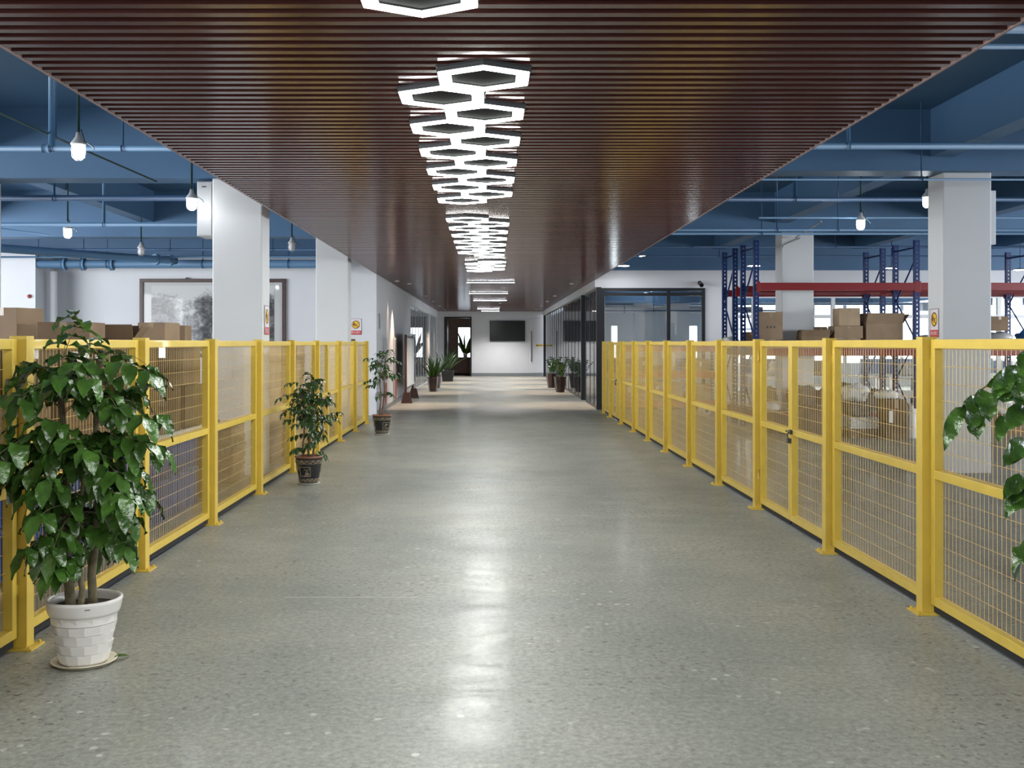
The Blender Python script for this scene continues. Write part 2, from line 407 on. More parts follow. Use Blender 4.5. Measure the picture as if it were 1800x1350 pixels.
# office interior shell
mb = MB(); mb.box(2.5, 8.4, 36.6, 36.8, 0, 1.0); mb.box(2.5, 8.4, 36.6, 36.8, 2.08, SL)
for (xa, xb) in ((2.5, 4.1), (4.3, 6.3), (7.0, 7.15), (7.5, 8.4)): mb.box(xa, xb, 36.6, 36.8, 1.0, 2.08)
mb.box(8.4, 17.2, 38.0, 38.2, 0, .8); mb.box(8.4, 17.2, 38.0, 38.2, 3.0, SL)
for xx in (8.4, 10.4, 12.4, 14.4, 16.4): mb.box(xx, xx+.12, 38.0, 38.2, .8, 3.0)
mb.box(8.4, 17.2, 38.05, 38.15, 1.95, 2.03)
struct('wall_office_back', mb, 'white_wall', 'rear office wall with daylight windows seen through the glazing', 'wall')
mb = MB()
for (xx, yy) in ((5.25, 31.5), (4.55, 34.0), (8.9, 31.5), (12.6, 31.5)): mb.box(xx, xx+.55, yy, yy+.4, 0, SL)
struct('wall_office_columns', mb, 'white_wall')

# glazing: front window and long window band, corridor glazing
def window(name, label, x0, x1, y0, y1, z0, z1, verts, frame, pane, fw=.06, rails=(), d=.04):
    """vertical glazed frame either along x (y0==y1) or along y (x0==x1)"""
    o = empty(name, ((x0+x1)/2, (y0+y1)/2, z0), 0, label, 'window'); o['kind'] = 'structure'
    L = o.location
    alongx = abs(x1-x0) > abs(y1-y0)
    m = MB(); h = z1-z0
    a0, a1 = (x0-L.x, x1-L.x) if alongx else (y0-L.y, y1-L.y)
    def bx(a, b, c0, c1, dd=None):
        dd = d if dd is None else dd
        if alongx: m.box(a, b, -dd, dd, c0, c1)
        else: m.box(-dd, dd, a, b, c0, c1)
    bx(a0, a1, 0, fw); bx(a0, a1, h-fw, h)
    vs = [a0+fw/2] + [v-(L.x if alongx else L.y) for v in verts] + [a1-fw/2]
    for v in vs: bx(v-fw/2, v+fw/2, fw, h-fw)
    for r in rails: bx(a0+fw, a1-fw, r-fw/2, r+fw/2, d*.8)
    m.build('window_frame', frame, o)
    p = MB()
    if alongx: p.box(a0+.01, a1-.01, -.005, .005, .02, h-.02)
    else: p.box(-.005, .005, a0+.01, a1-.01, .02, h-.02)
    p.build('window_pane', pane, o)
    return o
window('window_1', 'black framed front window of the glass office above the yellow fence', 2.50, 4.84, WR-.01, WR-.01, 0, 2.74, (4.02,), 'black_frame', 'glass', .07, rails=(2.60,))
window('window_2', 'long glazed window band behind the blue racks', 5.42, 17.1, WR+.06, WR+.06, .35, 2.6, [5.95, 7.75, 9.6, 11.5, 13.4, 15.3], 'white_frame', 'glass', .08, rails=(1.75,))
window('window_3', 'dark glass partition on the right of the corridor, nearer part', 2.44, 2.44, WR, 27.6, 0, 2.76, (25.4, 26.4), 'black_frame', 'glass_dark', .045, d=.012)
window('window_4', 'dark glass partition on the right of the corridor, farther part', 2.44, 2.44, 28.6, 48.6, 0, 2.76, [29.9+1.25*i for i in range(15)], 'black_frame', 'glass_dark', .045, d=.012)
window('window_5', 'dark glass partition on the left of the corridor beside the display stand', -2.42, -2.42, 32.0, 41.8, 0, 2.66, [33.4+1.4*i for i in range(6)], 'grey_panel', 'glass_dark', .045, d=.012)
window('window_6', 'dark glass partition on the left nearest the far door', -2.42, -2.42, 42.2, 47.6, 0, 2.66, [43.6, 45.0, 46.4], 'grey_panel', 'glass_dark', .045, d=.012)
struct('trim_18', MB().box(2.39, 2.50, WR-.06, WR+.04, 0, 2.76), 'black_frame')
struct('trim_19', MB().box(2.39, 2.50, 28.45, 28.6, 0, 2.76), 'black_frame')
struct('trim_20', MB().box(2.39, 2.50, 48.6, 48.75, 0, 2.76), 'black_frame')
# vertical blinds behind the corridor glazing
def blinds(label, x, y0, y1, step, zt):
    m = MB(); yy = y0
    while yy < y1:
        m.box(x-.045, x+.045, yy, yy+.004, .08, zt, Matrix.Translation((x, yy, 0)) @ Matrix.Rotation(R(35 if x > 0 else -35), 4, 'Z') @ Matrix.Translation((-x, -yy, 0))); yy += step
    o = m.build('vertical_blind', 'curtain'); tag(o, label, 'blind'); return o
blinds('grey vertical blind hanging behind the right corridor glass, far stretch', 2.60, 29.0, 48.4, .16, 2.65)
blinds('grey vertical blind hanging behind the nearer right corridor glass', 2.60, 24.8, 27.5, .16, 2.65)
blinds('grey vertical blind hanging behind the left corridor glass', -2.56, 32.1, 47.5, .16, 2.6)
struct('wall_left_room', MB().box(-6.6, -6.5, 31.9, FAR, 0, 3.3), 'white_wall')

struct('trim_21', MB().box(2.6, 17.1, 30.2, 30.5, 2.62, SL), 'blue')
struct('trim_22', MB().box(2.6, 17.1, 34.6, 34.9, 2.72, SL), 'blue')
# pillars
def pillar(x0, x1, y0, y1, h, label):
    return struct('pillar', MB().box(x0, x1, y0, y1, 0, h), 'pillar', label, 'pillar', bevel=.015)
pillar(-3.14, -2.575, 12.2, 12.61, 3.36, 'square white pillar rising behind the left fence in front of the painting')
pillar(-3.07, -2.50, 19.0, 19.42, 3.36, 'white pillar on the left next to the wall with the prohibition sign')
pillar(-6.26, -5.70, 12.2, 12.6, 3.36, 'white pillar cut off by the left edge of the picture')
pillar(5.19, 5.75, 12.4, 12.83, 3.46, 'large white pillar behind the right fence carrying a prohibition sign')
pillar(5.13, 5.70, 19.05, 19.47, 3.46, 'white pillar standing among the blue racks')

# ============================================================ FENCES
ORD = ['nearest', 'second', 'third', 'fourth', 'fifth', 'sixth', 'seventh', 'eighth', 'ninth', 'tenth', 'eleventh', 'twelfth']
def fence_post(root, y):
    p = MB().box(-.0425, .0425, -.0425, .0425, .008, 1.535).build('fence_post', 'yellow', root, bevel=.003, loc=(0, y-root.location.y, 0))
    m = MB().box(-.08, .08, -.08, .08, 0, .009)
    for (a, b) in ((-.062, -.062), (.062, -.062), (-.062, .062), (.062, .062)): m.lathe([(0, .022), (.008, .022), (.008, .009)], 6, (a, b, 0), False)
    m.build('base_plate', 'yellow', p)
def leaf_panel(root, name, s, L, yl):
    """panel frame with rail, wire mesh and clear sheet as its children; s=+1: outward is +x"""
    t = .05
    def X(a, b): return (a, b) if s > 0 else (-b, -a)
    xa, xb = X(0, t)
    z0, z1, zm = .06, 1.52, .78
    m = MB()
    m.box(xa, xb, 0, t, z0, z1); m.box(xa, xb, L-t, L, z0, z1)
    m.box(xa, xb, t, L-t, z0, z0+t); m.box(xa, xb, t, L-t, z1-t, z1)
    o = m.build(name, 'yellow', root, bevel=.003, loc=(0, yl, 0))
    MB().box(xa, xb, t, L-t, zm-t/2, zm+t/2).build('middle_rail', 'yellow', o, bevel=.003)
    xm = .040*s; r = .00142
    m = MB()
    n = int(round((L-2*t)/.047))
    for i in range(1, n):
        yy = t+(L-2*t)*i/n
        m.tube([(xm, yy, z0+t), (xm, yy, zm-t/2)], r, 4, False, False); m.tube([(xm, yy, zm+t/2), (xm, yy, z1-t)], r, 4, False, False)
    for (a, b) in ((z0+t, zm-t/2), (zm+t/2, z1-t)):
        k = int(round((b-a)/.092))
        for i in range(0, k+1):
            zz = a+.004+(b-a-.008)*i/k
            m.tube([(xm-.003*s, t, zz), (xm-.003*s, L-t, zz)], r*1.1, 4, False, False)
    m.build('wire_mesh', 'wire', o)
    MB().box(xa+.01, xb-.01, .02, L-.02, .022, .0595).build('shade_strip', 'rail_shade', o)  # black strip standing in for the shadow below the bottom rail
    xp, xq = X(.044, .047); m = MB()
    m.box(xp, xq, t-.002, L-t+.002, z0+t-.002, zm-t/2+.002); m.box(xp, xq, t-.002, L-t+.002, zm+t/2-.002, z1-t+.002)
    m.build('clear_sheet', 'pane', o)
    return o
def bracket(o, s, yy, zz):
    xa = .0 if s > 0 else -.03
    MB().box(xa, xa+.03, yy, yy+.0115, zz, zz+.05).build('bracket', 'yellow', o)
def fence_run(x, ps, s, label, side):
    root = empty('mesh_fence', (x, ps[0], 0), 0, label, 'fence', 'yellow mesh fences on the %s' % side)
    for i, y in enumerate(ps):
        if y > 4.4: fence_post(root, y)
        if i < len(ps)-1:
            L = ps[i+1]-y-.11; o = leaf_panel(root, 'fence_panel', s, L, y+.055-ps[0])
            for yy in (-.012, L+.0005):
                for zz in (.27, 1.36): bracket(o, s, yy, zz)
def fence_gate(x, ya, yb, s, labels, side):
    half = (yb-ya-.11)/2
    for j in range(2):
        o = empty('mesh_gate', (x, ya+.055+j*(half+.004), 0), 0, labels[j], 'gate', 'hinged gate leaves on the %s' % side)
        q = leaf_panel(o, 'gate_frame', s, half-.004, 0)
        yy = -.010 if j == 0 else half-.006
        for zz in (.27, 1.34):
            MB().tube([(-.010*s, yy+.008, zz), (-.010*s, yy+.008, zz+.09)], .009, 8).build('hinge', 'yellow', o)
        if j == 0:
            m = MB(); c = half-.03
            m.box(-.014 if s > 0 else 0, 0 if s > 0 else .014, c-.05, c+.02, .765, .80); m.tube([(-.018*s, c-.06, .783), (-.018*s, c+.08, .783)], .006, 8)
            m.tube([(-.018*s, c, .783), (-.03*s, c, .76), (-.018*s, c, .72)], .005, 6)
            m.box(-.028 if s > 0 else .006, -.006 if s > 0 else .028, c-.02, c+.02, .69, .73)
            m.build('latch', 'dark_steel', o)
LX, RX = -2.31, 2.43
LP = [3.53, 5.33, 7.15, 8.95, 10.75, 12.56, 14.36, 16.5, 18.36, 20.1]
fence_run(LX, LP[:7], -1, 'long yellow wire mesh fence on the left, before the small gate', 'left')
fence_gate(LX, LP[6], LP[7], -1, ['near leaf of the yellow mesh gate in the left fence, with latch', 'far leaf of the yellow mesh gate in the left fence'], 'left')
fence_run(LX, LP[7:], -1, 'short end piece of the left yellow fence beyond its gate, by the slim tree', 'left')
RP = [4.28, 6.02, 7.74, 9.80, 11.45, 13.15, 14.9, 16.6, 18.25, 19.95, 21.8, 23.1]
fence_run(RX, RP[:3], 1, 'nearest yellow mesh fence piece on the right, up to the latched gate', 'right')
fence_gate(RX, RP[2], RP[3], 1, ['near leaf of the latched yellow gate in the right fence', 'far leaf of the latched yellow gate in the right fence'], 'right')
fence_run(RX, RP[3:10], 1, 'long yellow mesh fence on the right beyond the latched gate', 'right')
fence_gate(RX, RP[9], RP[10], 1, ['near leaf of the small far gate in the right fence', 'far leaf of the small far gate in the right fence'], 'right')
fence_run(RX, RP[10:], 1, 'last short yellow fence piece on the right, ending at the glass office corner', 'right')

# ============================================================ CEILING LAMPS
HB = CZ-.035
def hexpts(r, cx=0, cy=0): return [(cx+r*sin(pi/3*k), cy+r*cos(pi/3*k)) for k in range(6)]
def make_hex(loc, label, group):
    o = empty('hexagon_lamp', loc, 0, label, 'ceiling lamp', group)
    ro, ri = .277, .194
    def ring(m, a, b, z0, z1):
        A = hexpts(a); B = hexpts(b)
        vs = [(p[0], p[1], z0) for p in A]+[(p[0], p[1], z0) for p in B]+[(p[0], p[1], z1) for p in A]+[(p[0], p[1], z1) for p in B]
        fs = []
        for k in range(6):
            j = (k+1) % 6
            fs += [(k, j, 6+j, 6+k), (12+k, 18+k, 18+j, 12+j), (k, 12+k, 12+j, j), (6+k, 6+j, 18+j, 18+k)]
        m.add(vs, fs)
    m = MB(); ring(m, ro, ri, .006, .030); m.build('lamp_housing', 'hex_body', o)
    m = MB(); ring(m, ro-.004, ri+.004, 0, .005); m.build('diffuser', 'hex_light', o)
    MB().prism(hexpts(ri+.002), 'z', .012, .016).build('centre_plate', 'hex_plate', o)
    A = [(p[0]*1.035, p[1]*1.035) for p in hexpts(ro)]
    MB().prism(A, 'z', .0305, .0345).build('shadow_plate', 'hex_body', o)  # added dark plate: shadow halo round the lamp, hides its mirror image
    return o
proto = make_hex((-.29, 4.36, HB), 'large lit hexagon ring lamp cut off by the top edge of the picture', 'lit hexagon ring lamps along the corridor ceiling')
def dup(root, loc, label, group=None):
    r = root.copy(); COL.objects.link(r); r.location = loc; r['label'] = label
    if group: r['group'] = group
    for c in root.children:
        d = c.copy(); COL.objects.link(d); d.parent = r
    return r
st = .444
for gi, (y0, n, xa, xb, start, gn) in enumerate(((5.72, 12, -.035, -.275, 0, 'nearest full cluster'), (12.29, 12, -.02, -.262, 1, 'second cluster'), (18.7, 6, 0.03, -.21, 0, 'farthest small cluster'), (4.36-st, 11, -.045, -.285, 0, 'cluster over the photographer'))):
    for k in range(n):
        right = (k % 2 == 0) if start == 0 else (k % 2 == 1)
        yy = y0+k*st if gi < 3 else y0-k*st
        dup(proto, (xa if right else xb, yy, HB), '%s lit hexagon ring lamp %s in the %s, %s row' % (ORD[k], 'from the front' if gi < 3 else 'from the back', gn, 'right' if right else 'left'))
for i, (py, x0, x1) in enumerate(((497, 820, 905), (516, 824, 893), (528.5, 832, 891), (543, 839, 878), (547, 846, 878))):
    Z = (CZ-.03-1.5)*F/(603-py); xa = (x0-862)*Z/F; xb = (x1-862)*Z/F
    nm = ['nearest', 'second', 'third', 'fourth', 'farthest'][i]
    o = empty('linear_lamp', ((xa+xb)/2, Z, CZ-.03), 0, 'thin white linear lamp across the far ceiling, %s of the five' % nm, 'ceiling lamp', 'thin linear lamps at the far end')
    h = (xb-xa)/2
    MB().box(-h, h, -.018, .018, .004, .03).build('lamp_housing', 'white_frame', o); MB().box(-h+.01, h-.01, -.016, .016, 0, .0035).build('diffuser', 'linear', o)

def downlight(x, y, label, power, col=(1, .74, .55), size=R(70), group='warm recessed downlights of the far corridor'):
    o = empty('downlight', (x, y, CZ-.014), 0, label, 'ceiling lamp', group)
    MB().lathe([(.03, 0.003), (.045, 0), (.05, .004), (.05, .012)], 20).build('trim_ring', 'white_frame', o)
    MB().lathe([(0, .006), (.034, .006)], 20).build('diffuser', 'warm', o)
    l = bpy.data.lights.new('spot', 'SPOT'); l.energy = power; l.color = col; l.spot_size = size; l.spot_blend = .6; l.shadow_soft_size = .03
    s = bpy.data.objects.new('spot_light', l); COL.objects.link(s); s.parent = o; s.location = (0, 0, -.01)
for i, yy in enumerate((26, 32.7, 37, 41.3, 46)):
    for s in (-1, 1): downlight(1.95*s, yy, 'warm recessed downlight on the %s side, %s pair of the far corridor' % ('left' if s < 0 else 'right', ORD[i]), 280)
for i, yy in enumerate((27.8, 34.4, 38.8, 42.8, 47.0)):  # extra row of lights added to brighten the far end
    downlight(.35, yy, 'added neutral fill light in the middle of the far ceiling, %s one' % ORD[i], 330, (1, .97, .94), R(130), 'added fill lights of the far corridor')
downlight(-2.15, 24.9, 'warm recessed downlight washing the left corridor wall above the cabinets', 60, size=R(50))

# bulkhead lamps hanging from the blue ceiling
def bulkhead(p, label, lit=True, energy=38):
    o = empty('bulkhead_lamp', p, 0, label, 'pendant lamp', 'caged industrial lamps under the blue ceiling')
    H = SL-p.z
    MB().tube([(0, 0, .12), (0, 0, H)], .012, 8).build('stem', 'green_stem', o)
    MB().lathe([(.0, .14), (.018, .14), (.026, .10), (.062, .05), (.065, .038), (.05, .033), (0, .033)], 20).build('lamp_cap', 'grey_panel', o)
    MB().lathe([(.046, .033), (.049, -.02), (.043, -.06), (.026, -.078), (0, -.082)], 20).build('lamp_glass', 'bulb' if lit else 'lamp_glass_off', o)
    m = MB()
    for k in range(4):
        a = pi*k/4+.2
        pts = [(.056*cos(a)*c, .056*sin(a)*c, z*.93) for c, z in ((1, .035), (1.02, -.02), (.9, -.075), (.4, -.102), (-.4, -.102), (-.9, -.075), (-1.02, -.02), (-1, .035))]
        m.tube(pts, .002, 5, False)
    m.lathe([(.055, -.03), (.059, -.03)], 20); m.build('guard_cage', 'steel', o)
    MB().tube([(.005, -.015, .14), (.03, -.02, .16), (.06, -.02, .06), (.12, 0, .02), (.13, .0, -.005)], .005, 6).build('cable', 'green_stem', o)
bulkhead(P(138, 262, 9.0), 'caged lit lamp nearest on the left, hanging before the thick blue pipe')
bulkhead(P(337, 355, 11.9), 'caged lit lamp beside the grey cabinet on the left pillar')
bulkhead(P(119, 407, 15.0), 'caged lit lamp farther back at the left above the cardboard boxes')
bulkhead(P(248, 440, 18.3), 'unlit caged lamp above the framed painting', False)
bulkhead(P(513, 432, 17.5), 'unlit caged lamp between the two left pillars', False)
bulkhead(P(1513, 392, 14.4), 'caged lit lamp hanging in front of the blue racks on the right')
bulkhead(P(1630, 352, 13.2), 'caged lit lamp half hidden behind the big right pillar')
for (px, py, Z, lb) in ((1128, 451, 22.5, 'flat lit pendant lamp nearest the slatted ceiling edge, right hall'), (1095, 468, 23.6, 'small flat lit pendant lamp tucked at the slatted ceiling edge, right hall'), (1325, 468, 23.2, 'flat lit pendant lamp behind the first blue rack uprights'), (1567, 472, 23.2, 'flat lit pendant lamp behind the middle blue rack uprights'), (1793, 475, 23.2, 'flat lit pendant lamp at the right edge of the picture')):
    p = P(px, py, Z); o = empty('flat_pendant_lamp', p, 0, lb, 'pendant lamp', 'flat round pendants in front of the office wall')
    MB().lathe([(0, .05), (.03, .05), (.12, .025), (.14, .008), (.14, .004)], 20).build('lamp_shade', 'white_frame', o)
    MB().lathe([(0, 0), (.132, .003)], 20).build('diffuser', 'flat_led', o)
    MB().tube([(0, 0, .05), (0, 0, SL-p.z)], .006, 6).build('rod', 'blue_dark', o)

# ============================================================ PIPES UNDER THE BLUE CEILING
def pipe(label, a, b, r, mat='blue_pipe', hangers=(), group='blue pipes of the left hall', flanges=(), name='ceiling_pipe', hr=.008):
    a = Vector(a); b = Vector(b); c = (a+b)/2
    o = empty(name, c, 0, label, 'pipe', group)
    MB().tube([a-c, b-c], r, 12).build('pipe_run', mat, o)
    d = (b-a)
    for t in hangers:
        p = a+d*t-c
        m = MB().tube([(p.x, p.y, p.z), (p.x, p.y, SL-c.z)], hr, 6); n = d.normalized()*.015
        m.tube([p-n, p+n], r+.006, 12); m.build('hanger', 'blue_dark' if hr < .02 else mat, o)
    for t in flanges:
        p = a+d*t-c; n = d.normalized()*.03
        MB().tube([p-n, p+n], r*1.55, 14).build('flange', mat, o)
    return o
zp = 3.21
pipe('straight pale blue pipe with a wide drop pipe, behind the nearest left lamp', (-12.9, 9.5, zp), (-2.5, 9.5, zp), .024, hangers=(.79, .87, .93), flanges=(.865,))
o = pipe('short vertical pale blue drop pipe at the upper left', P(91, 262, 9.5), Vector((P(91, 262, 9.5).x, 9.5, SL)), .028)
pipe('dark blue pipe crossing low under the cross beam on the left', (-12.9, 12.9, 3.23), (-2.5, 12.9, 3.23), .035, 'blue_dark', hangers=(.62, .74, .9), hr=.012)
pipe('pale blue pipe behind the second left cross beam', (-12.9, 14.6, 3.10), (-3.3, 14.6, 3.10), .028, hangers=(.6, .8, .95), hr=.02)
pipe('thin dark conduit slanting past the nearest left lamp', P(-30, 186, 8.6), P(275, 319, 11.55), .009, 'green_stem', hangers=(.35,))
pipe('thin conduit slanting toward the farther left lamp', (-8.2, 13.4, 3.2), (-6.05, 14.8, 2.98), .012, 'blue_pipe', hangers=(.3,))
pipe('large blue main pipe running before the painting wall', (-12.9, 21.6, 3.08), (-3.36, 21.6, 3.08), .085, hangers=(.55, .75, .93), flanges=(.46, .5, .56))
pipe('thin dark pipe above the painting wall', (-12.9, 20.6, 3.28), (-2.6, 20.6, 3.28), .025, 'blue_dark', hangers=(.5, .66, .85))
pipe('second thin pipe above the painting wall', (-12.9, 21.0, 3.17), (-2.6, 21.0, 3.17), .018, 'blue_pipe', hangers=(.4,))
pipe('thick sloping blue pipe with valve at the far left', (-8.6, 16.4, 3.02), (-6.2, 21.3, 3.12), .07, hangers=(.25,), flanges=(.9, .97), hr=.02)
pipe('white vertical pipe standing against the painting wall at the left', (-8.85, 21.9, 0), (-8.85, 21.9, 2.95), .075, 'white_wall', group='vertical pipes', name='standpipe')
# elbow down of the main pipe
o = empty('pipe_elbow', (-3.25, 21.6, 3.08), 0, 'blue pipe elbow beside the second left pillar turning upward', 'pipe')
m = MB().tube([(-.05+.2*sin(a), 0, .2-.2*cos(a)) for a in [i*pi/16 for i in range(9)]]+[(.15, 0, .5)], .085, 14); m.build('elbow', 'blue_pipe', o)
m = MB().tube([(-.09, 0, 0), (-.05, 0, 0)], .10, 14).build('flange', 'blue_pipe', o)
G = 'blue pipes of the right hall'
pipe('pale blue pipe crossing above the large right pillar', (2.6, 11.3, 3.56), (16.9, 11.3, 3.56), .035, hangers=(.08, .5, .8), group=G, hr=.02)
pipe('thin pipe just under the pipe above the large right pillar', (2.6, 11.9, 3.30), (16.9, 11.9, 3.30), .012, group=G, hangers=(.15,))
pipe('upper thin pipe in the top right corner of the picture', (2.6, 7.0, 3.42), (16.9, 7.0, 3.42), .018, group=G, hangers=(.3,))
pipe('thick pale pipe at the very top right', (2.6, 7.6, 3.72), (16.9, 7.6, 3.72), .045, group=G)
pipe('dark blue pipe behind the large right pillar', (2.6, 14.3, 3.40), (16.9, 14.3, 3.40), .03, 'blue_dark', hangers=(.1, .25, .4, .7), group=G, hr=.025)
pipe('thin conduit at the height of the right caged lamp', (3.6, 14.5, 3.18), (16.9, 14.5, 3.18), .012, group=G, hangers=(.2, .6))
pipe('bright thin conduit passing the right caged lamp', (2.6, 15.2, 3.09), (16.9, 15.2, 3.09), .014, group=G, hangers=(.1, .16, .4))
pipe('mid blue pipe between the rack tops and the lamp', (2.6, 17.2, 3.24), (16.9, 17.2, 3.24), .02, group=G, hangers=(.12, .35, .6))
pipe('dark pipe just over the blue rack uprights', (2.6, 21.6, 3.42), (16.9, 21.6, 3.42), .022, 'blue_dark', group=G, hangers=(.1, .3, .6))
pipe('lowest thin pipe over the blue rack uprights', (2.6, 22.4, 3.30), (16.9, 22.4, 3.30), .015, 'blue_dark', group=G, hangers=(.15, .4))
pipe('thin conduit slanting along the ceiling to the middle right pillar', (4.9, 16.0, 3.3), (5.35, 18.95, 3.35), .012, 'grey_panel', group=G)
# thin dark conduit on the rack pillar
o = MB().tube([(5.45, 19.03, 3.35), (5.16, 19.03, 3.22), (5.14, 19.03, 3.15), (5.14, 19.03, .3)], .01, 6).build('conduit', 'grey_panel'); tag(o, 'thin grey conduit running down the pillar among the racks', 'conduit')

# cabinets hung on pillars
def wallbox(x0, x1, y0, y1, z0, z1, mat, label, name='hanging_cabinet'):
    c = Vector(((x0+x1)/2, (y0+y1)/2, z0)); o = empty(name, c, 0, label, 'cabinet')
    MB().box(x0-c.x, x1-c.x, y0-c.y+.012, y1-c.y, 0, z1-z0).build('body', mat, o, bevel=.006)
    MB().box(x0-c.x+.012, x1-c.x-.012, y0-c.y, y0-c.y+.012, .012, z1-z0-.012).build('front_panel', mat, o, bevel=.003)
    return o
o = wallbox(-3.32, -3.142, 12.22, 12.6, 2.71, 3.33, 'grey_panel', 'grey flat cabinet hung high on the left pillar')
MB().box(-.03, .02, -.193, -.19, .55, .565).build('badge', 'ink', o)
wallbox(5.752, 5.90, 12.6, 12.8, 2.65, 3.28, 'white_wall', 'white flat cabinet hung high on the right pillar')

# ============================================================ SIGNS
def nofire(loc, rz, label, w=.24, h=.335):
    o = empty('prohibition_sign', loc, rz, label, 'sign', 'yellow and red prohibition signs')
    MB().box(-w/2, w/2, -.004, 0, 0, h).build('sign_board', 'sign_white', o)
    m = MB(); b = .006
    m.box(-w/2, w/2, -.0055, -.004, h-b, h); m.box(-w/2, -w/2+b, -.0055, -.004, 0, h); m.box(w/2-b, w/2, -.0055, -.004, 0, h); m.box(-w/2, w/2, -.0055, -.004, 0, b)
    m.build('border', 'sign_black', o)
    MB().box(-w/2+b, w/2-b, -.0056, -.004, b, .088).build('red_band', 'sign_red', o)
    cz = .21; r = .083
    Rx = Matrix.Translation((0, -.0045, cz)) @ Matrix.Rotation(R(90), 4, 'X')
    def disc(r0, r1, z0, mat, nm):
        m = MB().lathe([(r0, 0), (r0, z0), (r1, z0), (r1, 0)], 36); m.v = [tuple(Rx @ Vector(v)) for v in m.v]; m.build(nm, mat, o)
    disc(0.0001, r, .001, 'sign_yellow', 'yellow_disc'); disc(r-.011, r, .0022, 'sign_black', 'ring')
    m = MB()
    m.box(-.078, .078, -.008, -.0062, -.006, .006, Matrix.Translation((0, 0, cz)) @ Matrix.Rotation(R(45), 4, 'Y'))
    m.build('slash', 'sign_black', o)
    # match with flame
    m = MB(); m.box(-.055, .05, -.0066, -.0056, -.004, .004, Matrix.Translation((.01, 0, cz-.005)) @ Matrix.Rotation(R(-38), 4, 'Y'))
    m.prism([(-.052, cz-.025), (-.036, cz-.022), (-.022, cz-.002), (-.024, cz+.018), (-.034, cz+.010), (-.036, cz+.040), (-.05, cz+.018), (-.056, cz+.024), (-.062, cz)], 'y', -.0066, -.0056)
    m.build('flame_mark', 'sign_black', o)
    try: text_part('lettering', '禁止烟火', .048, 'sign_white', o, (0, -.0062, .048), (R(90), 0, 0))
    except Exception as e: print('text', e)
    return o
nofire((5.186, 12.62, 1.5-(590-603)*12.5/F*1-.02+(.0)), R(-90), 'prohibition sign on the corridor side of the large right pillar')
nofire((-2.571, 12.42, 1.5+(603-588.5)*12.4/F), R(90), 'narrow looking prohibition sign on the side of the big left pillar')
nofire(P(625.5, 588.5, WL-.002), 0, 'prohibition sign facing us on the white wall at the end of the left fence')

# ============================================================ PAINTING
Z = WL-.06; px0 = P(245, 490, Z); px1 = P(502, 490, Z)
W = px1.x-px0.x; H = 1.62
o = empty('framed_painting', ((px0.x+px1.x)/2, Z, px0.z-H), 0, 'large dark framed black and white ink landscape on the left wall', 'painting')
m = MB(); fw = .075
m.box(-W/2, W/2, 0, .058, 0, fw); m.box(-W/2, W/2, 0, .058, H-fw, H); m.box(-W/2, -W/2+fw, 0, .058, fw, H-fw); m.box(W/2-fw, W/2, 0, .058, fw, H-fw)
m.build('picture_frame', 'walnut', o, bevel=.004)
MB().box(-W/2+fw-.002, W/2-fw+.002, .03, .05, fw-.002, H-fw+.002).build('mount', pm('grey mount paper', (.42, .42, .415), .5, coat=.4), o)
MB().box(-W/2+.24, W/2-.24, .026, .0295, .12, H-.14).build('picture', 'painting', o)
MB().lathe([(0, .03), (.03, .025), (.04, 0)], 12, (.02-.7+.15, .02, H)).build('hook', 'steel', o)

# small wall things at left
m = MB().lathe([(0, -.0), (.035, 0), (.04, .02), (.03, .05), (0, .055)], 16); m.v = [(v[0], -v[2], v[1]) for v in m.v]
o = m.build('alarm_sounder', 'red_panel', loc=P(52, 521, WL-.901)); tag(o, 'small round red alarm on the bright wall at the far left', 'alarm')
o = MB().box(-.002, .012, 0, .3, 0, .32).build('switch_plate', 'steel', loc=(-2.358, 22.75, 1.8)); tag(o, 'narrow steel plate on the left corridor wall', 'wall plate')
for (yy, lb) in ((23.7, 'nearer steel framed cabinet on the left corridor wall behind the slim tree'), (26.2, 'farther steel framed cabinet on the left corridor wall')):
    o = empty('wall_cabinet', (-2.33, yy, .12), 0, lb, 'cabinet', 'narrow cabinets on the corridor wall')
    MB().box(-.03, .02, 0, .4, 0, 1.5).build('body', 'grey_panel', o, bevel=.004)
    MB().box(.0205, .027, .03, .37, .02, .5).build('lower_door', 'red_panel', o); MB().box(.0205, .027, .03, .37, .54, 1.47).build('upper_door', 'steel', o)

# ============================================================ FAR END THINGS
o = empty('door_1', ((D0+D1)/2, FAR-.02, 0), 0, 'open doorway with dark frame at the left of the far wall', 'door'); o['kind'] = 'structure'
hw = (D1-D0)/2
m = MB(); m.box(-hw-.05, -hw+.02, 0, .2, 0, DH+.05); m.box(hw-.02, hw+.05, 0, .2, 0, DH+.05); m.box(-hw+.02, hw-.02, 0, .2, DH-.02, DH+.05); m.build('door_frame', 'black_frame', o)
m = MB(); m.box(-hw+.03, -hw+.08, .2, 1.25, .01, DH-.03); m.build('door_leaf', 'walnut', o)
MB().tube([(-hw+.12, 1.1, .95), (-hw+.12, 1.1, 1.25)], .012, 8).build('handle', 'steel', o)
o = empty('sideboard', (-1.4, 51.7, 0), 0, 'brown low cabinet inside the small room behind the far door', 'cabinet')
MB().box(-.9, .9, -.25, .25, .05, .78).build('body', 'walnut', o); 
for xx in (-.88, -.29, .30): MB().box(xx, xx+.57, -.272, -.25, .08, .75).build('door', 'brownroom', o)
MB().box(-.93, .93, -.28, .27, .78, .82).build('top', 'walnut', o)

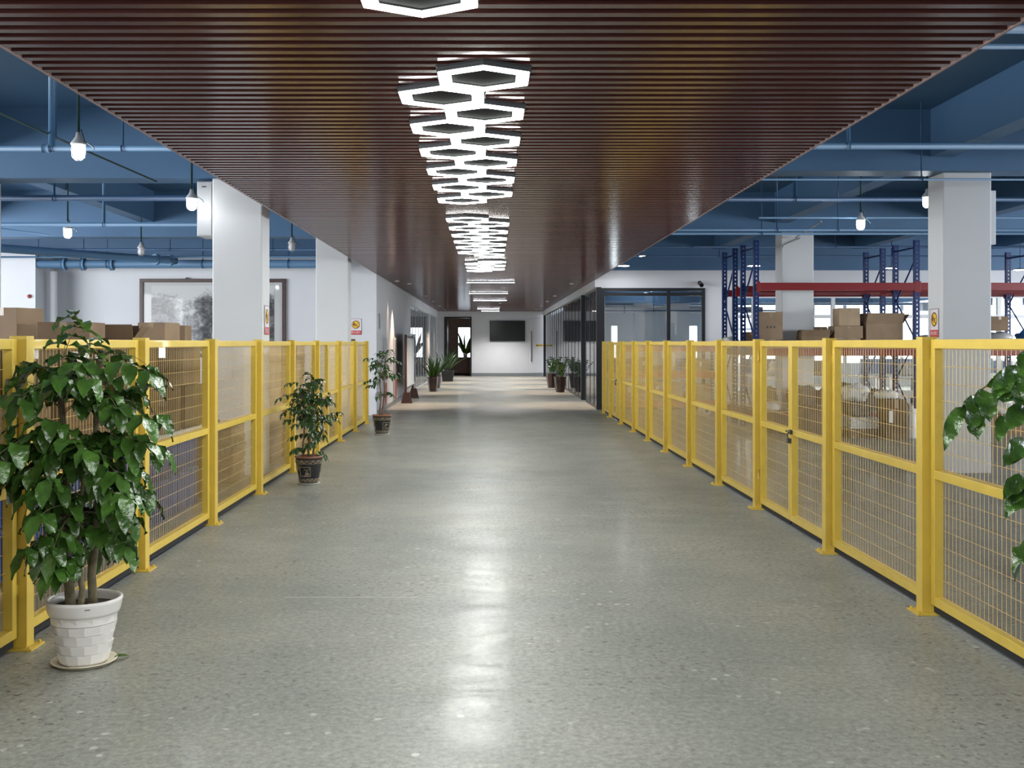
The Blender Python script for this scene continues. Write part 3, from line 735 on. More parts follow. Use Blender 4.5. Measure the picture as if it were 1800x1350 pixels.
def leaf(mb, base, d, up, L, Wd, droop=.25, seg=5, fold=.18, wavy=0.0, rnd=random):
    """a folded, drooping leaf blade"""
    d = Vector(d).normalized(); up = Vector(up); side = d.cross(up)
    if side.length < 1e-3: side = Vector((1, 0, 0))
    side.normalize(); nrm = side.cross(d).normalized()
    vs = []; p = Vector(base)
    cur = d.copy(); stp = L/seg
    for i in range(seg+1):
        t = i/seg
        wd = Wd*.5*(sin(pi*min(1, t*1.02)**.8)**.85 if 0 < t < 1 else 0)
        wv = wavy*sin(t*14)*Wd*.12
        nn = side.cross(cur).normalized()
        vs += [p+side*wd+nn*(fold*wd+wv), p.copy(), p-side*wd+nn*(fold*wd-wv)]
        cur = (cur+Vector((0, 0, -1))*droop/seg*1.4).normalized(); p = p+cur*stp
    fs = []
    for i in range(seg):
        a = 3*i; fs += [(a, a+1, a+4, a+3), (a+1, a+2, a+5, a+4)]
    mb.add(vs, fs, True)
def arc(base, d, L, droop, n=6):
    pts = [Vector(base)]; cur = Vector(d).normalized()
    for i in range(n):
        cur = (cur+Vector((0, 0, -1))*droop/n).normalized(); pts.append(pts[-1]+cur*L/n)
    return pts
def compound(lf, stm, base, az, el, L, pairs, ll, lw, rnd, droop=1.0, rad=.0028):
    d = Vector((cos(az)*cos(el), sin(az)*cos(el), sin(el)))
    pts = arc(base, d, L, droop, 8); stm.tube(pts, [rad*(1-.06*i) for i in range(9)], 5, False)
    for k in range(pairs):
        t = .35+.6*k/max(1, pairs-1); i = min(7, int(t*8)); q = pts[i].lerp(pts[i+1], t*8-i)
        ax = (pts[i+1]-pts[i]).normalized(); sd = ax.cross(Vector((0, 0, 1)))
        sd = sd.normalized() if sd.length > .05 else Vector((1, 0, 0))
        for sg in (-1, 1):
            ld = ax*.55+sd*sg*(.8+.2*rnd.random())+Vector((0, 0, rnd.uniform(-.45, .1)))
            s_ = rnd.uniform(.75, 1.12)
            leaf(lf, q, ld, (rnd.uniform(-.3, .3), rnd.uniform(-.3, .3), 1), ll*s_, lw*s_, rnd.uniform(.4, 1.5), 6, .34, 1.3)
    leaf(lf, pts[-1], (pts[-1]-pts[-2]), (0, 0, 1), ll*1.1, lw*1.1, .9, 5, .22, .5)

def pot_white(o):
    # faceted tapered pot with rounded rim
    m = MB(); n = 13; rows = 5; prev = None; z0, z1 = .02, .245; r0, r1 = .112, .152
    for k in range(rows):
        za = z0+(z1-z0)*k/rows; zb = z0+(z1-z0)*(k+1)/rows
        ra = r0+(r1-r0)*k/rows; rb = r0+(r1-r0)*(k+1)/rows+.0045
        off = (k % 2)*.5
        A = [((ra)*cos(2*pi*(i+off)/n), (ra)*sin(2*pi*(i+off)/n), za) for i in range(n)]
        B = [((rb)*cos(2*pi*(i+off)/n), (rb)*sin(2*pi*(i+off)/n), zb-.003) for i in range(n)]
        ins = [((rb-.012)*cos(2*pi*(i+off)/n), (rb-.012)*sin(2*pi*(i+off)/n), zb) for i in range(n)]
        m.add(A+B+ins, [(i, (i+1) % n, n+(i+1) % n, n+i) for i in range(n)]+[(n+i, n+(i+1) % n, 2*n+(i+1) % n, 2*n+i) for i in range(n)])
    m.lathe([(.0, .004), (.10, .004), (.108, .022)], 40)
    m.lathe([(.140, .236), (.156, .238), (.163, .252), (.171, .292), (.174, .300), (.172, .308), (.165, .311), (.157, .308), (.152, .296), (.146, .20)], 48)
    m.build('pot', 'white_pot', o)
    MB().lathe([(0, .0), (.125, 0), (.144, .016), (.149, .018), (.147, .022), (.14, .018), (.122, .006), (0, .0055)], 48).build('saucer', 'saucer', o)
    MB().lathe([(0, .272), (.07, .276), (.151, .268)], 32).build('soil', 'soil', o)
    MB().box(-.012, .012, -.1725, -.170, .283, .286, Matrix.Rotation(R(25), 4, 'Z')).build('maker_mark', 'ink', o)
def tree_plant(o, seed, stems, comps, ll, lw, bark='bark', leafm='leaf', pairs=(2, 4), spread=1.0, droop=1.2, extra=(), clampx=None):
    rnd = random.Random(seed); lf = MB(); tw = MB()
    paths = []
    for (b, t, r) in stems:
        b = Vector(b); t = Vector(t); n = 8
        ph = rnd.uniform(0, 6)
        pts = [b.lerp(t, i/n)+Vector((.014*sin(i*1.1+ph), .014*cos(i*1.3+ph), 0))*(1 if 0 < i else 0) for i in range(n+1)]
        MB().tube(pts, [r*(1-.065*i) for i in range(n+1)], 10).build('trunk', bark, o); paths.append(pts)
    for (n, t0, t1, l0, l1, e0, e1) in comps:
        for i in range(n):
            pts = paths[rnd.randrange(len(paths))]; t = rnd.uniform(t0, t1)*8; k = min(7, int(t)); q = pts[k].lerp(pts[k+1], t-k)
            compound(lf, tw, q, rnd.uniform(0, 2*pi), rnd.uniform(e0, e1), rnd.uniform(l0, l1)*spread, rnd.randint(*pairs), ll, lw, rnd, droop*rnd.uniform(.7, 1.3))
    for e in extra: compound(lf, tw, *e, rnd)
    if clampx is not None:
        for mm in (lf, tw): mm.v = [((clampx+(v[0]-clampx)*.12) if (v[0]-clampx)*(1 if clampx > 0 else -1) > 0 else v[0], v[1], v[2]) for v in mm.v]
    tw.build('twigs', bark, o); lf.build('foliage', leafm, o)

# big plant, left foreground
o = empty('potted_tree', (-1.905, 5.07, 0), 0, 'big bushy green tree in a white faceted pot at the lower left', 'potted plant')
pot_white(o)
tree_plant(o, 7, [((-.055, -.02, .26), (-.12, .02, 1.36), .024), ((.0, -.05, .26), (.0, -.04, 1.05), .015), ((.035, .02, .26), (.06, .03, 1.42), .021)],
    [(54, .40, 1.0, .20, .36, .1, .9), (24, .78, 1.0, .20, .36, .3, 1.3), (9, .25, .45, .12, .20, .0, .6)], (.135), .066, spread=1.0, droop=1.25, clampx=-.335,
    extra=[((-.12, .02, 1.28), R(100), 1.25, .44, 2, .12, .06), ((-.1, .02, 1.25), R(70), 1.0, .40, 3, .13, .06), ((-.1, .0, 1.2), R(-130), .6, .42, 3, .14, .08), ((.05, .03, 1.38), R(-20), .5, .30, 3, .14, .07), ((.05, .03, 1.2), R(-35), .45, .36, 3, .14, .07), ((-.12, 0, 1.05), R(-110), .4, .42, 3, .14, .08)])
# fallen leaves by the pot
lf = MB(); leaf(lf, (0, 0, .012), (.6, .3, .1), (0, 0, 1), .07, .05, .2); f1 = lf.build('fallen_leaf', 'leaf', loc=(-1.775, 5.10, .006)); tag(f1, 'green fallen leaf right of the white pot saucer', 'leaf')
lf = MB(); leaf(lf, (0, 0, .01), (.9, -.3, .05), (0, 0, 1), .08, .03, .1); f2 = lf.build('fallen_leaf', 'bark', loc=(-2.13, 5.28, .004)); tag(f2, 'dry curled leaf on the floor left behind the white pot', 'leaf')

# right foreground plant, mostly outside the frame
o = empty('potted_tree', (1.93, 3.35, 0), 0, 'leafy branches reaching in from the right edge of the picture', 'potted plant')
pot_white(o)
rnd = random.Random(3)
tree_plant(o, 21, [((-.03, 0, .26), (-.02, 0, 1.3), .02), ((.03, .02, .26), (.04, .02, 1.2), .018)],
    [(12, .6, 1.0, .2, .3, .2, .9)], .13, .07, spread=.8, droop=1.2)
lf = MB(); tw = MB(); rr = random.Random(11)
def twig(pxs, Z):
    pts = [P(a, b, Z+c)-Vector((1.93, 3.35, 0)) for a, b, c in pxs]; tw.tube(pts, .003, 5, False); return pts
tw1 = twig(((1830, 640, 0), (1790, 655, 0), (1745, 670, 0), (1705, 700, 0), (1680, 735, 0)), 3.25)
for (bx, by, tx, ty, wd) in ((1725, 683, 1742, 735, .052), (1712, 695, 1706, 750, .05), (1700, 702, 1722, 765, .056), (1690, 715, 1655, 780, .035), (1752, 668, 1765, 702, .06), (1775, 655, 1745, 690, .045), (1785, 652, 1800, 700, .06), (1790, 650, 1740, 668, .04), (1800, 715, 1765, 745, .045), (1795, 700, 1770, 690, .05), (1765, 730, 1753, 770, .03), (1800, 775, 1760, 805, .045), (1800, 785, 1775, 800, .03), (1815, 845, 1762, 893, .05), (1800, 840, 1762, 862, .04), (1815, 850, 1780, 868, .05), (1812, 620, 1795, 660, .05)):
    a = P(bx, by, 3.25)-Vector((1.93, 3.35, 0)); b = P(tx, ty, 3.20)-Vector((1.93, 3.35, 0)); L = (b-a).length
    leaf(lf, a, b-a, (rr.uniform(-.4, .4), -1, rr.uniform(.2, 1.2)), L*1.08, wd*1.35, .35, 10, .3, 1.3)
tw.build('twigs', 'bark', o); lf.build('foliage', 'leaf', o)

# decorated black pots
def pot_black(o, s=1.0):
    prof = [(0, .012), (.095, .012), (.10, .03), (.118, .12), (.140, .25), (.146, .285)]
    MB().lathe([(r*s, z*s) for r, z in prof], 40).build('pot', 'black_glaze', o)
    MB().lathe([(r*s, z*s) for r, z in [(.144, .284), (.150, .288), (.151, .300), (.146, .305), (.136, .302), (.134, .28), (.13, .24)]], 40).build('rim', 'terracotta', o)
    MB().lathe([(r*s, z*s) for r, z in [(0, .0), (.105, 0), (.118, .012), (.116, .018), (0, .012)]], 36).build('saucer', 'grey_saucer', o)
    MB().lathe([(r*s, z*s) for r, z in [(0, .272), (.134, .268)]], 24).build('soil', 'soil', o)
    def rad(z): 
        for (ra, za), (rb, zb) in zip(prof[1:], prof[2:]):
            if za <= z <= zb: return ra+(rb-ra)*(z-za)/(zb-za)
        return .146
    def strip(m, fz, a0, a1, wd, n, e=.0022):
        pts = []
        for i in range(n+1):
            a = a0+(a1-a0)*i/n; z = fz(a, i); r = rad(z)+e; pts.append((r*cos(a)*s, r*sin(a)*s, z*s))
        m.tube(pts, wd*s, 5, False)
    m = MB()
    for z in (.262, .226, .066, .034): strip(m, lambda a, i: z, 0, 2*pi, .0022, 48)
    strip(m, lambda a, i: .244+.011*sin(a*14), 0, 2*pi, .0032, 140); strip(m, lambda a, i: .244+.009*cos(a*14), 0, 2*pi, .0022, 140)
    strip(m, lambda a, i: .050+.009*sin(a*14), 0, 2*pi, .0032, 140); strip(m, lambda a, i: .050+.008*cos(a*14), 0, 2*pi, .0022, 140)
    m.build('band_pattern', 'relief', o)
    m = MB(); rn = random.Random(5)
    for c in (-pi*.62, pi*.05, pi*.72):
        hw = .48
        for z in (.19, .092): strip(m, lambda a, i: z, c-hw, c+hw, .003, 12)
        for a in (c-hw, c+hw): strip(m, lambda q, i: .092+.098*i/8, a, a+.0001, .003, 8)
        for k in range(9):
            a0 = c+rn.uniform(-.4, .15); zz = rn.uniform(.105, .175); am = rn.uniform(.006, .014); fr = rn.uniform(8, 16)
            strip(m, lambda a, i: max(.096, min(.186, zz+am*sin(a*fr))), a0, a0+rn.uniform(.2, .35), .0028, 14)
    m.build('carved_panel', 'relief', o)
o = empty('potted_tree', (-1.93, 11.5, 0), R(10), 'bushy green plant in a black patterned pot by the left fence', 'potted plant')
pot_black(o)
tree_plant(o, 5, [((-.05, 0, .26), (-.08, 0, .95), .011), ((.0, .03, .26), (.02, .02, 1.12), .013), ((.045, -.02, .26), (.08, -.03, .9), .012)],
    [(54, .38, 1.0, .14, .32, .1, 1.0), (10, .9, 1.0, .08, .15, .7, 1.4), (5, .1, .3, .08, .16, .2, .6)], .085, .036, leafm='leaf_dark', pairs=(3, 4), droop=.9)
o = empty('potted_tree', (-1.78, 17.75, 0), R(-60), 'slim open tree in a black patterned pot at the end of the left fence', 'potted plant')
pot_black(o, 1.07)
tree_plant(o, 9, [((-.07, 0, .28), (-.06, 0, 1.15), .012), ((.04, 0, .28), (.12, 0, 1.28), .013)],
    [(20, .58, 1.0, .16, .34, .1, 1.0), (7, .9, 1.0, .14, .25, .4, 1.2), (3, .4, .58, .10, .2, .1, .5)], .095, .040, bark='bark_red', leafm='leaf_dark', pairs=(2, 4), droop=.9)

def brown_pot(o, h=.44, r=.15):
    MB().lathe([(0, 0), (r*.72, 0), (r*.74, .03), (r*.95, h*.55), (r, h*.85), (r*1.08, h*.95), (r*1.1, h), (r*.95, h), (r*.9, h*.9)], 8, smooth=False).build('pot', 'brown_pot', o)
    MB().lathe([(0, h*.93), (r*.92, h*.92)], 12).build('soil', 'soil', o)
def blades(o, seed, n, h, l0, l1, w, mat, up=.9, droop=.2, r=.08):
    rn = random.Random(seed); lf = MB()
    for i in range(n):
        a = rn.uniform(0, 2*pi); e = rn.uniform(up-.35, min(1.5, up+.35))
        leaf(lf, (r*cos(a)*rn.random(), r*sin(a)*rn.random(), h), (cos(a)*cos(e), sin(a)*cos(e), sin(e)), (rn.uniform(-1, 1), rn.uniform(-1, 1), .3), rn.uniform(l0, l1), w*rn.uniform(.8, 1.2), droop*rn.uniform(.3, 1.6), 5, .3)
    lf.build('foliage', mat, o)
def zz(o, seed, n, h, mat='leaf_dark', hgt=.5):
    rn = random.Random(seed); lf = MB(); st_ = MB()
    for i in range(n):
        a = rn.uniform(0, 2*pi); e = rn.uniform(.95, 1.5); L = hgt*rn.uniform(.7, 1.1)
        pts = arc((.05*cos(a), .05*sin(a), h), (cos(a)*cos(e), sin(a)*cos(e), sin(e)), L, .35, 8); st_.tube(pts, .008, 5, False)
        for k in range(2, 9):
            for sg in (-1, 1): leaf(lf, pts[k], (-sin(a)*sg+rn.uniform(-.4, .4), cos(a)*sg+rn.uniform(-.4, .4), .7), (cos(a), sin(a), .4), .085, .045, .3, 4)
    st_.build('stems', 'leaf', o); lf.build('foliage', mat, o)
o = empty('potted_plant', (-1.77, 33.4, 0), 0, 'upright leafy plant in a brown clay pot, nearer of the left pair by the glass', 'potted plant'); brown_pot(o, .46, .17); blades(o, 4, 26, .42, .45, .8, .07, 'leaf_dark', 1.25, .15)
blades(o, 14, 6, .42, .3, .45, .08, 'leaf_lite', 1.0, .3)
o = empty('potted_plant', (-1.80, 36.0, 0), 0, 'bushy plant in a brown clay pot, just behind the nearer left one', 'potted plant'); brown_pot(o, .46, .17); blades(o, 8, 26, .42, .5, .9, .06, 'leaf_dark', 1.15, .3)
o = empty('potted_plant', (-1.67, 42.3, 0), 0, 'tall arching plant in a square black planter beside the far door', 'potted plant')
m = MB(); m.prism([(-.2, 0), (.2, 0), (.25, .42), (-.25, .42)], 'y', -.2, .2); m.build('pot', 'black_pot', o, bevel=.01)
blades(o, 18, 22, .42, .7, 1.15, .06, 'leaf_dark', 1.1, .7)
o = empty('potted_plant', (2.13, 33.0, 0), 0, 'dark green fleshy plant in a ribbed brown pot, nearer one by the right glass', 'potted plant'); brown_pot(o, .47, .18); zz(o, 2, 12, .43, hgt=.52)
o = empty('potted_plant', (2.05, 36.3, 0), 0, 'dark green fleshy plant in a brown pot, farther one by the right glass', 'potted plant'); brown_pot(o, .47, .17); zz(o, 3, 12, .43, hgt=.62)
# big leaf plant behind far window
o = empty('potted_plant', (-1.2, 51.75, .82), 0, 'large yellow green leaves on the sideboard in front of the far window', 'potted plant')
MB().lathe([(0, 0), (.09, 0), (.11, .18), (.1, .18)], 16).build('pot', 'white_pot', o); blades(o, 31, 7, .15, .7, 1.1, .24, 'leaf', 1.1, .5); blades(o, 32, 4, .15, .5, .8, .2, 'leaf_yel', 1.0, .4)

# display stand seen edge on
o = empty('display_stand', (-2.08, 26.9, 0), 0, 'tall brown display board on two trapezoid feet seen edge-on at left', 'display stand')
for yy in (0, 2.5):
    m = MB(); m.prism([(-.14, 0), (.14, 0), (.075, .27), (-.075, .27)], 'y', yy-.03, yy+.03); m.build('foot', 'walnut', o, bevel=.004)
    MB().box(-.06, -.0, yy-.025, yy+.025, .27, 1.71).build('post', 'walnut', o)
MB().box(-.045, -.012, .025, 2.475, .35, 1.69).build('board', 'walnut', o)
MB().box(-.0115, .012, .05, 2.45, .40, 1.62).build('poster_panel', 'label', o)
MB().box(-.02, .05, -.01, 2.5, 1.70, 1.735).build('top_lamp_rail', 'white_frame', o)

# television, door handle, sign, cameras
p = P(892, 600, FAR-.06); o = empty('television', (p.x, FAR-.05, p.z), 0, 'wide flat television switched off on the far white wall', 'television')
MB().box(-.80, .80, -.02, .04, 0, .93).build('casing', 'black_plastic', o, bevel=.006); MB().box(-.785, .785, -.024, -.0205, .02, .915).build('screen', 'screen', o)
o = empty('door_2', (P(946, 600, FAR).x, FAR-.03, 0), 0, 'flush white door with a long steel bar handle right of the television', 'door'); o['kind'] = 'structure'
MB().box(-.42, .42, -.0, .025, .15, 2.62).build('door_leaf', 'white_wall', o, bevel=.003)
m = MB(); xx = P(934, 600, FAR).x-o.location.x
m.tube([(xx, -.05, .66), (xx, -.05, 2.05)], .018, 10); m.tube([(xx, -.05, .85), (xx, .0, .85)], .01, 8); m.tube([(xx, -.05, 1.85), (xx, 0, 1.85)], .01, 8); m.build('handle', 'dark_steel', o)
p = P(948, 609, FAR-.04); o = empty('door_sign', (p.x, FAR-.036, p.z), 0, 'small yellow sign on the white door right of the television', 'sign')
MB().box(-.17, .17, -.004, 0, 0, .09).build('sign_board', 'brass', o); MB().box(-.13, -.06, -.006, -.004, .02, .07).build('symbol', 'ink', o)
m = MB()
for k in range(4): m.box(-.03+.045*k, .0+.045*k, -.006, -.004, .03, .06)
m.build('lettering', 'ink', o)
def security_camera(p, label, s=1.0, mat='black_plastic', rz=0):
    o = empty('security_camera', p, rz, label, 'security camera')
    MB().tube([(0, 0, 0), (0, .1*s, .02*s), (0, .16*s, .03*s)], .015*s, 8).build('bracket', mat, o)
    MB().tube([(0, -.12*s, -.03*s), (0, .06*s, .02*s)], .038*s, 14).build('body', mat, o)
    MB().tube([(0, -.125*s, -.032*s), (0, -.11*s, -.028*s)], .03*s, 14).build('lens', 'screen', o)
security_camera(P(1231, 499, WR-.16), 'black camera mounted on the white office wall above the window', 1.3)
security_camera(P(957, 551, FAR-.2), 'white camera with dark lens in the far right corner under the ceiling', 1.3, 'white_frame')
security_camera(P(1013, 516, 31), 'small grey camera at the ceiling edge over the right glass partition', 1.0, 'grey_panel', R(30))

# ============================================================ STORAGE GOODS
def carton(name, w, d, h, loc, rz, label, group=None, mat='card', tape=True, lab=False, open_=False, cat='cardboard box'):
    o = empty(name, loc, rz, label, cat, group)
    if open_:
        m = MB(); t = .006
        m.box(-w/2, w/2, -d/2, -d/2+t, 0, h); m.box(-w/2, w/2, d/2-t, d/2, 0, h); m.box(-w/2, -w/2+t, -d/2+t, d/2-t, 0, h); m.box(w/2-t, w/2, -d/2+t, d/2-t, 0, h); m.box(-w/2+t, w/2-t, -d/2+t, d/2-t, 0, t)
        m.build('box_body', mat, o)
        fl = min(w, d)*.4
        for (sx, sy, an) in ((0, -1, 115), (0, 1, 60), (-1, 0, 70), (1, 0, 125)):
            m = MB()
            if sy:
                Mx = Matrix.Translation((0, sy*d/2, h)) @ Matrix.Rotation(R(-sy*(an-90)), 4, 'X'); m.box(-w/2, w/2, -t/2, t/2, 0, fl, Mx)
            else:
                Mx = Matrix.Translation((sx*w/2, 0, h)) @ Matrix.Rotation(R(sx*(an-90)), 4, 'Y'); m.box(-t/2, t/2, -d/2, d/2, 0, fl, Mx)
            m.build('flap', mat, o)
    else:
        MB().box(-w/2, w/2, -d/2, d/2, 0, h).build('box_body', mat, o, bevel=.004)
        if tape:
            m = MB(); m.box(-.024, .024, -d/2-.0012, d/2+.0012, h, h+.0012); m.box(-.024, .024, -d/2-.0014, -d/2-.0002, h*.78, h+.0012)
            m.build('tape', 'tape', o)
    if lab: MB().box(-w*.36, -w*.16, -d/2-.0022, -d/2-.0006, h*.42, h*.72).build('paper_label', 'label', o)
    return o
def crate(w, d, h, loc, rz, label, group, mat='blue_plastic'):
    o = empty('plastic_crate', loc, rz, label, 'crate', group)
    m = MB(); t = .012
    m.box(-w/2, w/2, -d/2, -d/2+t, 0, h); m.box(-w/2, w/2, d/2-t, d/2, 0, h); m.box(-w/2, -w/2+t, -d/2+t, d/2-t, 0, h); m.box(w/2-t, w/2, -d/2+t, d/2-t, 0, h); m.box(-w/2+t, w/2-t, -d/2+t, d/2-t, 0, t)
    m.build('crate_body', mat, o)
    m = MB()
    for k in range(9):
        xx = -w/2+w*(k+.5)/9; m.box(xx-.008, xx+.008, -d/2-.012, -d/2-.0005, .01, h-.03)
        yy = -d/2+d*(k+.5)/9; m.box(w/2+.0005, w/2+.012, yy-.008, yy+.008, .01, h-.03); m.box(-w/2-.012, -w/2-.0005, yy-.008, yy+.008, .01, h-.03)
    m.build('ribs', mat, o)
    m = MB(); m.box(-w/2-.016, w/2+.016, -d/2-.016, -d/2-.0005, h-.03, h); m.box(w/2+.0005, w/2+.016, -d/2, d/2+.016, h-.03, h); m.box(-w/2-.016, -w/2-.0005, -d/2, d/2+.016, h-.03, h)
    m.build('rim', mat, o); return o
rs = random.Random(17)
TI = ['lowest', 'second', 'third', 'fourth', 'fifth', 'sixth']
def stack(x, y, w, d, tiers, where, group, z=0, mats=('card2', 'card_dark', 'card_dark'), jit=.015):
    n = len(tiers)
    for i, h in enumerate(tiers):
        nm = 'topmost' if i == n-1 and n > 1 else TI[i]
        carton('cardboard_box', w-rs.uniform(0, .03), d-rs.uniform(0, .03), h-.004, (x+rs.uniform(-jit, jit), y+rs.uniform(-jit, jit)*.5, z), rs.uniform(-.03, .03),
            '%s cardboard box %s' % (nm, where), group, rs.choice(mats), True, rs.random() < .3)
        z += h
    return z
GL = 'cardboard boxes stacked behind the left fence'
# tall row along the left fence, y 4 .. 10.4
stack(-2.97, 4.3, .55, .56, [.4, .38, .36, .34], 'at the left picture edge behind the nearest mesh panel', GL)
stack(-2.97, 5.03, .55, .56, [.36, .38, .38, .34], 'behind the yellow post next to the white pot', GL)
crate(.5, .56, .3, (-3.03, 6.4, .14), 0, 'blue ribbed crate low behind the big leafy plant, nearer one', 'blue crates behind the left fence')
# wooden pallet under
def pallet(loc, label, w=1.0, d=1.1):
    o = empty('wooden_pallet', loc, 0, label, 'pallet')
    m = MB()
    for k in range(6): yy = -d/2+d*k/5*.9; m.box(-w/2, w/2, yy, yy+.09, .11, .13)
    m.build('deck_boards', 'card3', o); m = MB()
    for xx in (-w/2, -.04, w/2-.08):
        m.box(xx, xx+.08, -d/2, d/2, .02, .11); m.box(xx, xx+.08, -d/2, d/2, 0, .02)
    m.build('bearers', 'deck', o)
pallet((-3.03, 6.11, 0), 'pale wooden pallet on the floor behind the big leafy plant', .62, 1.36)
carton('cardboard_box', .5, .5, .31, (-3.03, 5.72, .13), .06, 'pale cardboard box on the pallet behind the white pot', GL, 'card3')
crate(.5, .5, .34, (-3.03, 5.74, .44), 0, 'blue ribbed crate on the pale box behind the leafy plant', 'blue crates behind the left fence')
crate(.5, .56, .34, (-3.03, 6.4, .45), 0, 'blue ribbed crate stacked higher behind the right edge of the leafy plant', 'blue crates behind the left fence')
stack(-2.97, 5.72, .54, .56, [.36, .34], 'on the blue crates behind the middle of the leafy plant', GL, z=.79)
stack(-2.97, 6.4, .54, .58, [.36, .34], 'on the blue crates at the far side of the leafy plant', GL, z=.80)
yy = 7.1
nms = ['behind the yellow post past the big leafy plant', 'second along behind the blue crate panel', 'third along behind the blue crate panel', 'fourth along near the blue crate panel post', 'last one before the white pillar']
for k in range(5):
    crate(.5, .58, .35, (-3.0, yy, 0), 0, 'blue ribbed plastic crate on the floor, %s' % nms[k], 'blue crates behind the left fence')
    crate(.5, .58, .35, (-3.0, yy, .355), 0, 'upper blue ribbed plastic crate, %s' % nms[k], 'blue crates behind the left fence')
    stack(-2.97, yy, .55, .6, [.38, .36], 'above the crates, ' + nms[k], GL, z=.745)
    yy += .68
o = MB().box(-.32, .30, -1.8, 1.72, 0, .03).build('shelf_board', 'white_table', loc=(-3.0, 8.5, .709)); tag(o, 'pale board lying on the blue crates behind the left fence', 'board')
o = MB()
o.blob((0, 0, 0), (.27, .9, .05), 3, .5, 10, 30, 3.0, False); o = o.build('plastic_sheet', 'blue_film', loc=(-3.0, 8.4, .80)); o.scale = (1, 1, 1)
bpy.data.objects.remove(o)
# second row deeper (dark mass behind) and loose top boxes poking over the fence
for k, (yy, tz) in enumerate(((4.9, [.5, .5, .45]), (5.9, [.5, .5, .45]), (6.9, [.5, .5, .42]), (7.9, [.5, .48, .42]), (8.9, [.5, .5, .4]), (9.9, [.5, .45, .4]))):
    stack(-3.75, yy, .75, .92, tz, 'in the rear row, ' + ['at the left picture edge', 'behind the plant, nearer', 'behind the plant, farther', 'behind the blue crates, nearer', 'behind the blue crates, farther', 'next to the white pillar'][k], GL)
def toppers():
    G = 'boxes lying on top of the left stacks'
    carton('cardboard_box', .42, .40, .075, (-3.60, 8.0, 1.424), R(-10), 'flat cardboard box under the labelled box at the upper left', G, 'card2')
    carton('cardboard_box', .27, .30, .255, (-3.52, 8.0, 1.502), R(-14), 'plain cardboard box with a small white label, highest at the upper left', G, 'card', True, True)
    carton('cardboard_box', .36, .38, .16, (-3.0, 7.75, 1.487), R(4), 'long low cardboard box right of the labelled box, behind the plant top', G, 'card2')
    carton('cardboard_box', .32, .30, .045, (-2.92, 8.42, 1.487), R(8), 'flat open topped cardboard box above the rail, between plant and painting', G, 'card2', open_=True)
    carton('cardboard_box', .24, .30, .185, (-2.82, 9.2, 1.487), R(-8), 'small cardboard box standing above the fence before the painting', G, 'card')
    carton('cardboard_box', .15, .26, .17, (-2.80, 9.75, 1.487), R(3), 'narrow cardboard box just right of the small box before the painting', G, 'card2')
toppers()
# low goods in front of the white pillar
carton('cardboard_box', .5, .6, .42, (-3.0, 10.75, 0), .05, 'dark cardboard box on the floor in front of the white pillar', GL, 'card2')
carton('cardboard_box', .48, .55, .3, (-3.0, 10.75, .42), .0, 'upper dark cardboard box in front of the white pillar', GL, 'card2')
def flatstack(loc, w, d, n, label, th=.03, mat='card3', group='bundles of flat folded cartons'):
    o = empty('folded_carton_bundle', loc, 0, label, 'cardboard bundle', group)
    rn = random.Random(int(loc[1]*100)); m = MB()
    for k in range(n):
        a, b = rn.uniform(-.012, .012), rn.uniform(-.012, .012)
        m.box(-w/2+a, w/2+a, -d/2+b, d/2+b, k*th, (k+.86)*th)
    m.build('carton_sheets', mat, o)
    m = MB(); H = n*th
    m.box(-.006, .006, -d/2-.02, -d/2-.0165, 0, H+.004); m.box(-.006, .006, -d/2-.02, d/2+.02, H+.0005, H+.004); m.build('strap', 'label', o)
flatstack((-2.9, 11.55, 0), .42, .6, 22, 'bundle of pale folded cartons standing low before the white pillar')
flatstack((-2.92, 13.55, 0), .48, .75, 18, 'bundle of folded cartons on the floor right after the big pillar', mat='card')
stack(-2.92, 13.55, .48, .75, [.3, .3, .34], 'on the folded bundle right after the big pillar', GL, z=.54, mats=('card', 'card3'))
stack(-2.92, 14.42, .5, .7, [.34, .28, .30, .3, .28], 'behind the plant in the black pot, nearer', GL, mats=('card', 'card3'))
stack(-2.92, 15.2, .5, .7, [.30, .30, .32, .3, .3], 'behind the plant in the black pot, farther', GL, mats=('card', 'card3'))
stack(-2.92, 16.1, .5, .8, [.30, .30, .22], 'behind the near leaf of the left gate', GL, mats=('card', 'card3'))
stack(-2.92, 17.1, .5, .8, [.30, .28], 'behind the far leaf of the left gate', GL, mats=('card3',))
stack(-2.80, 20.5, .42, .5, [.4, .4, .4, .38], 'at the very end of the left fence', GL, mats=('card3', 'bag_brown'))
def bag(r, loc, label, mat, seed, cat='bag', name='sack', group=None, amp=.3, knot=False):
    o = empty(name, loc, 0, label, cat, group)
    MB().blob((0, 0, r[2]*.72), (r[0]*.88, r[1]*.88, r[2]*.9), seed, amp).build('bag_body', mat, o)
    if knot: MB().tube([(0, 0, r[2]*1.6), (.01, 0, r[2]*1.6+.06), (.05, .02, r[2]*1.6+.12)], [.03, .018, .05], 8).build('tied_neck', mat, o)
    return o
bag((.28, .28, .25), (-2.85, 18.2, 0), 'pale plastic wrapped bundle on the floor past the left gate', 'bag_clear', 4, knot=True)

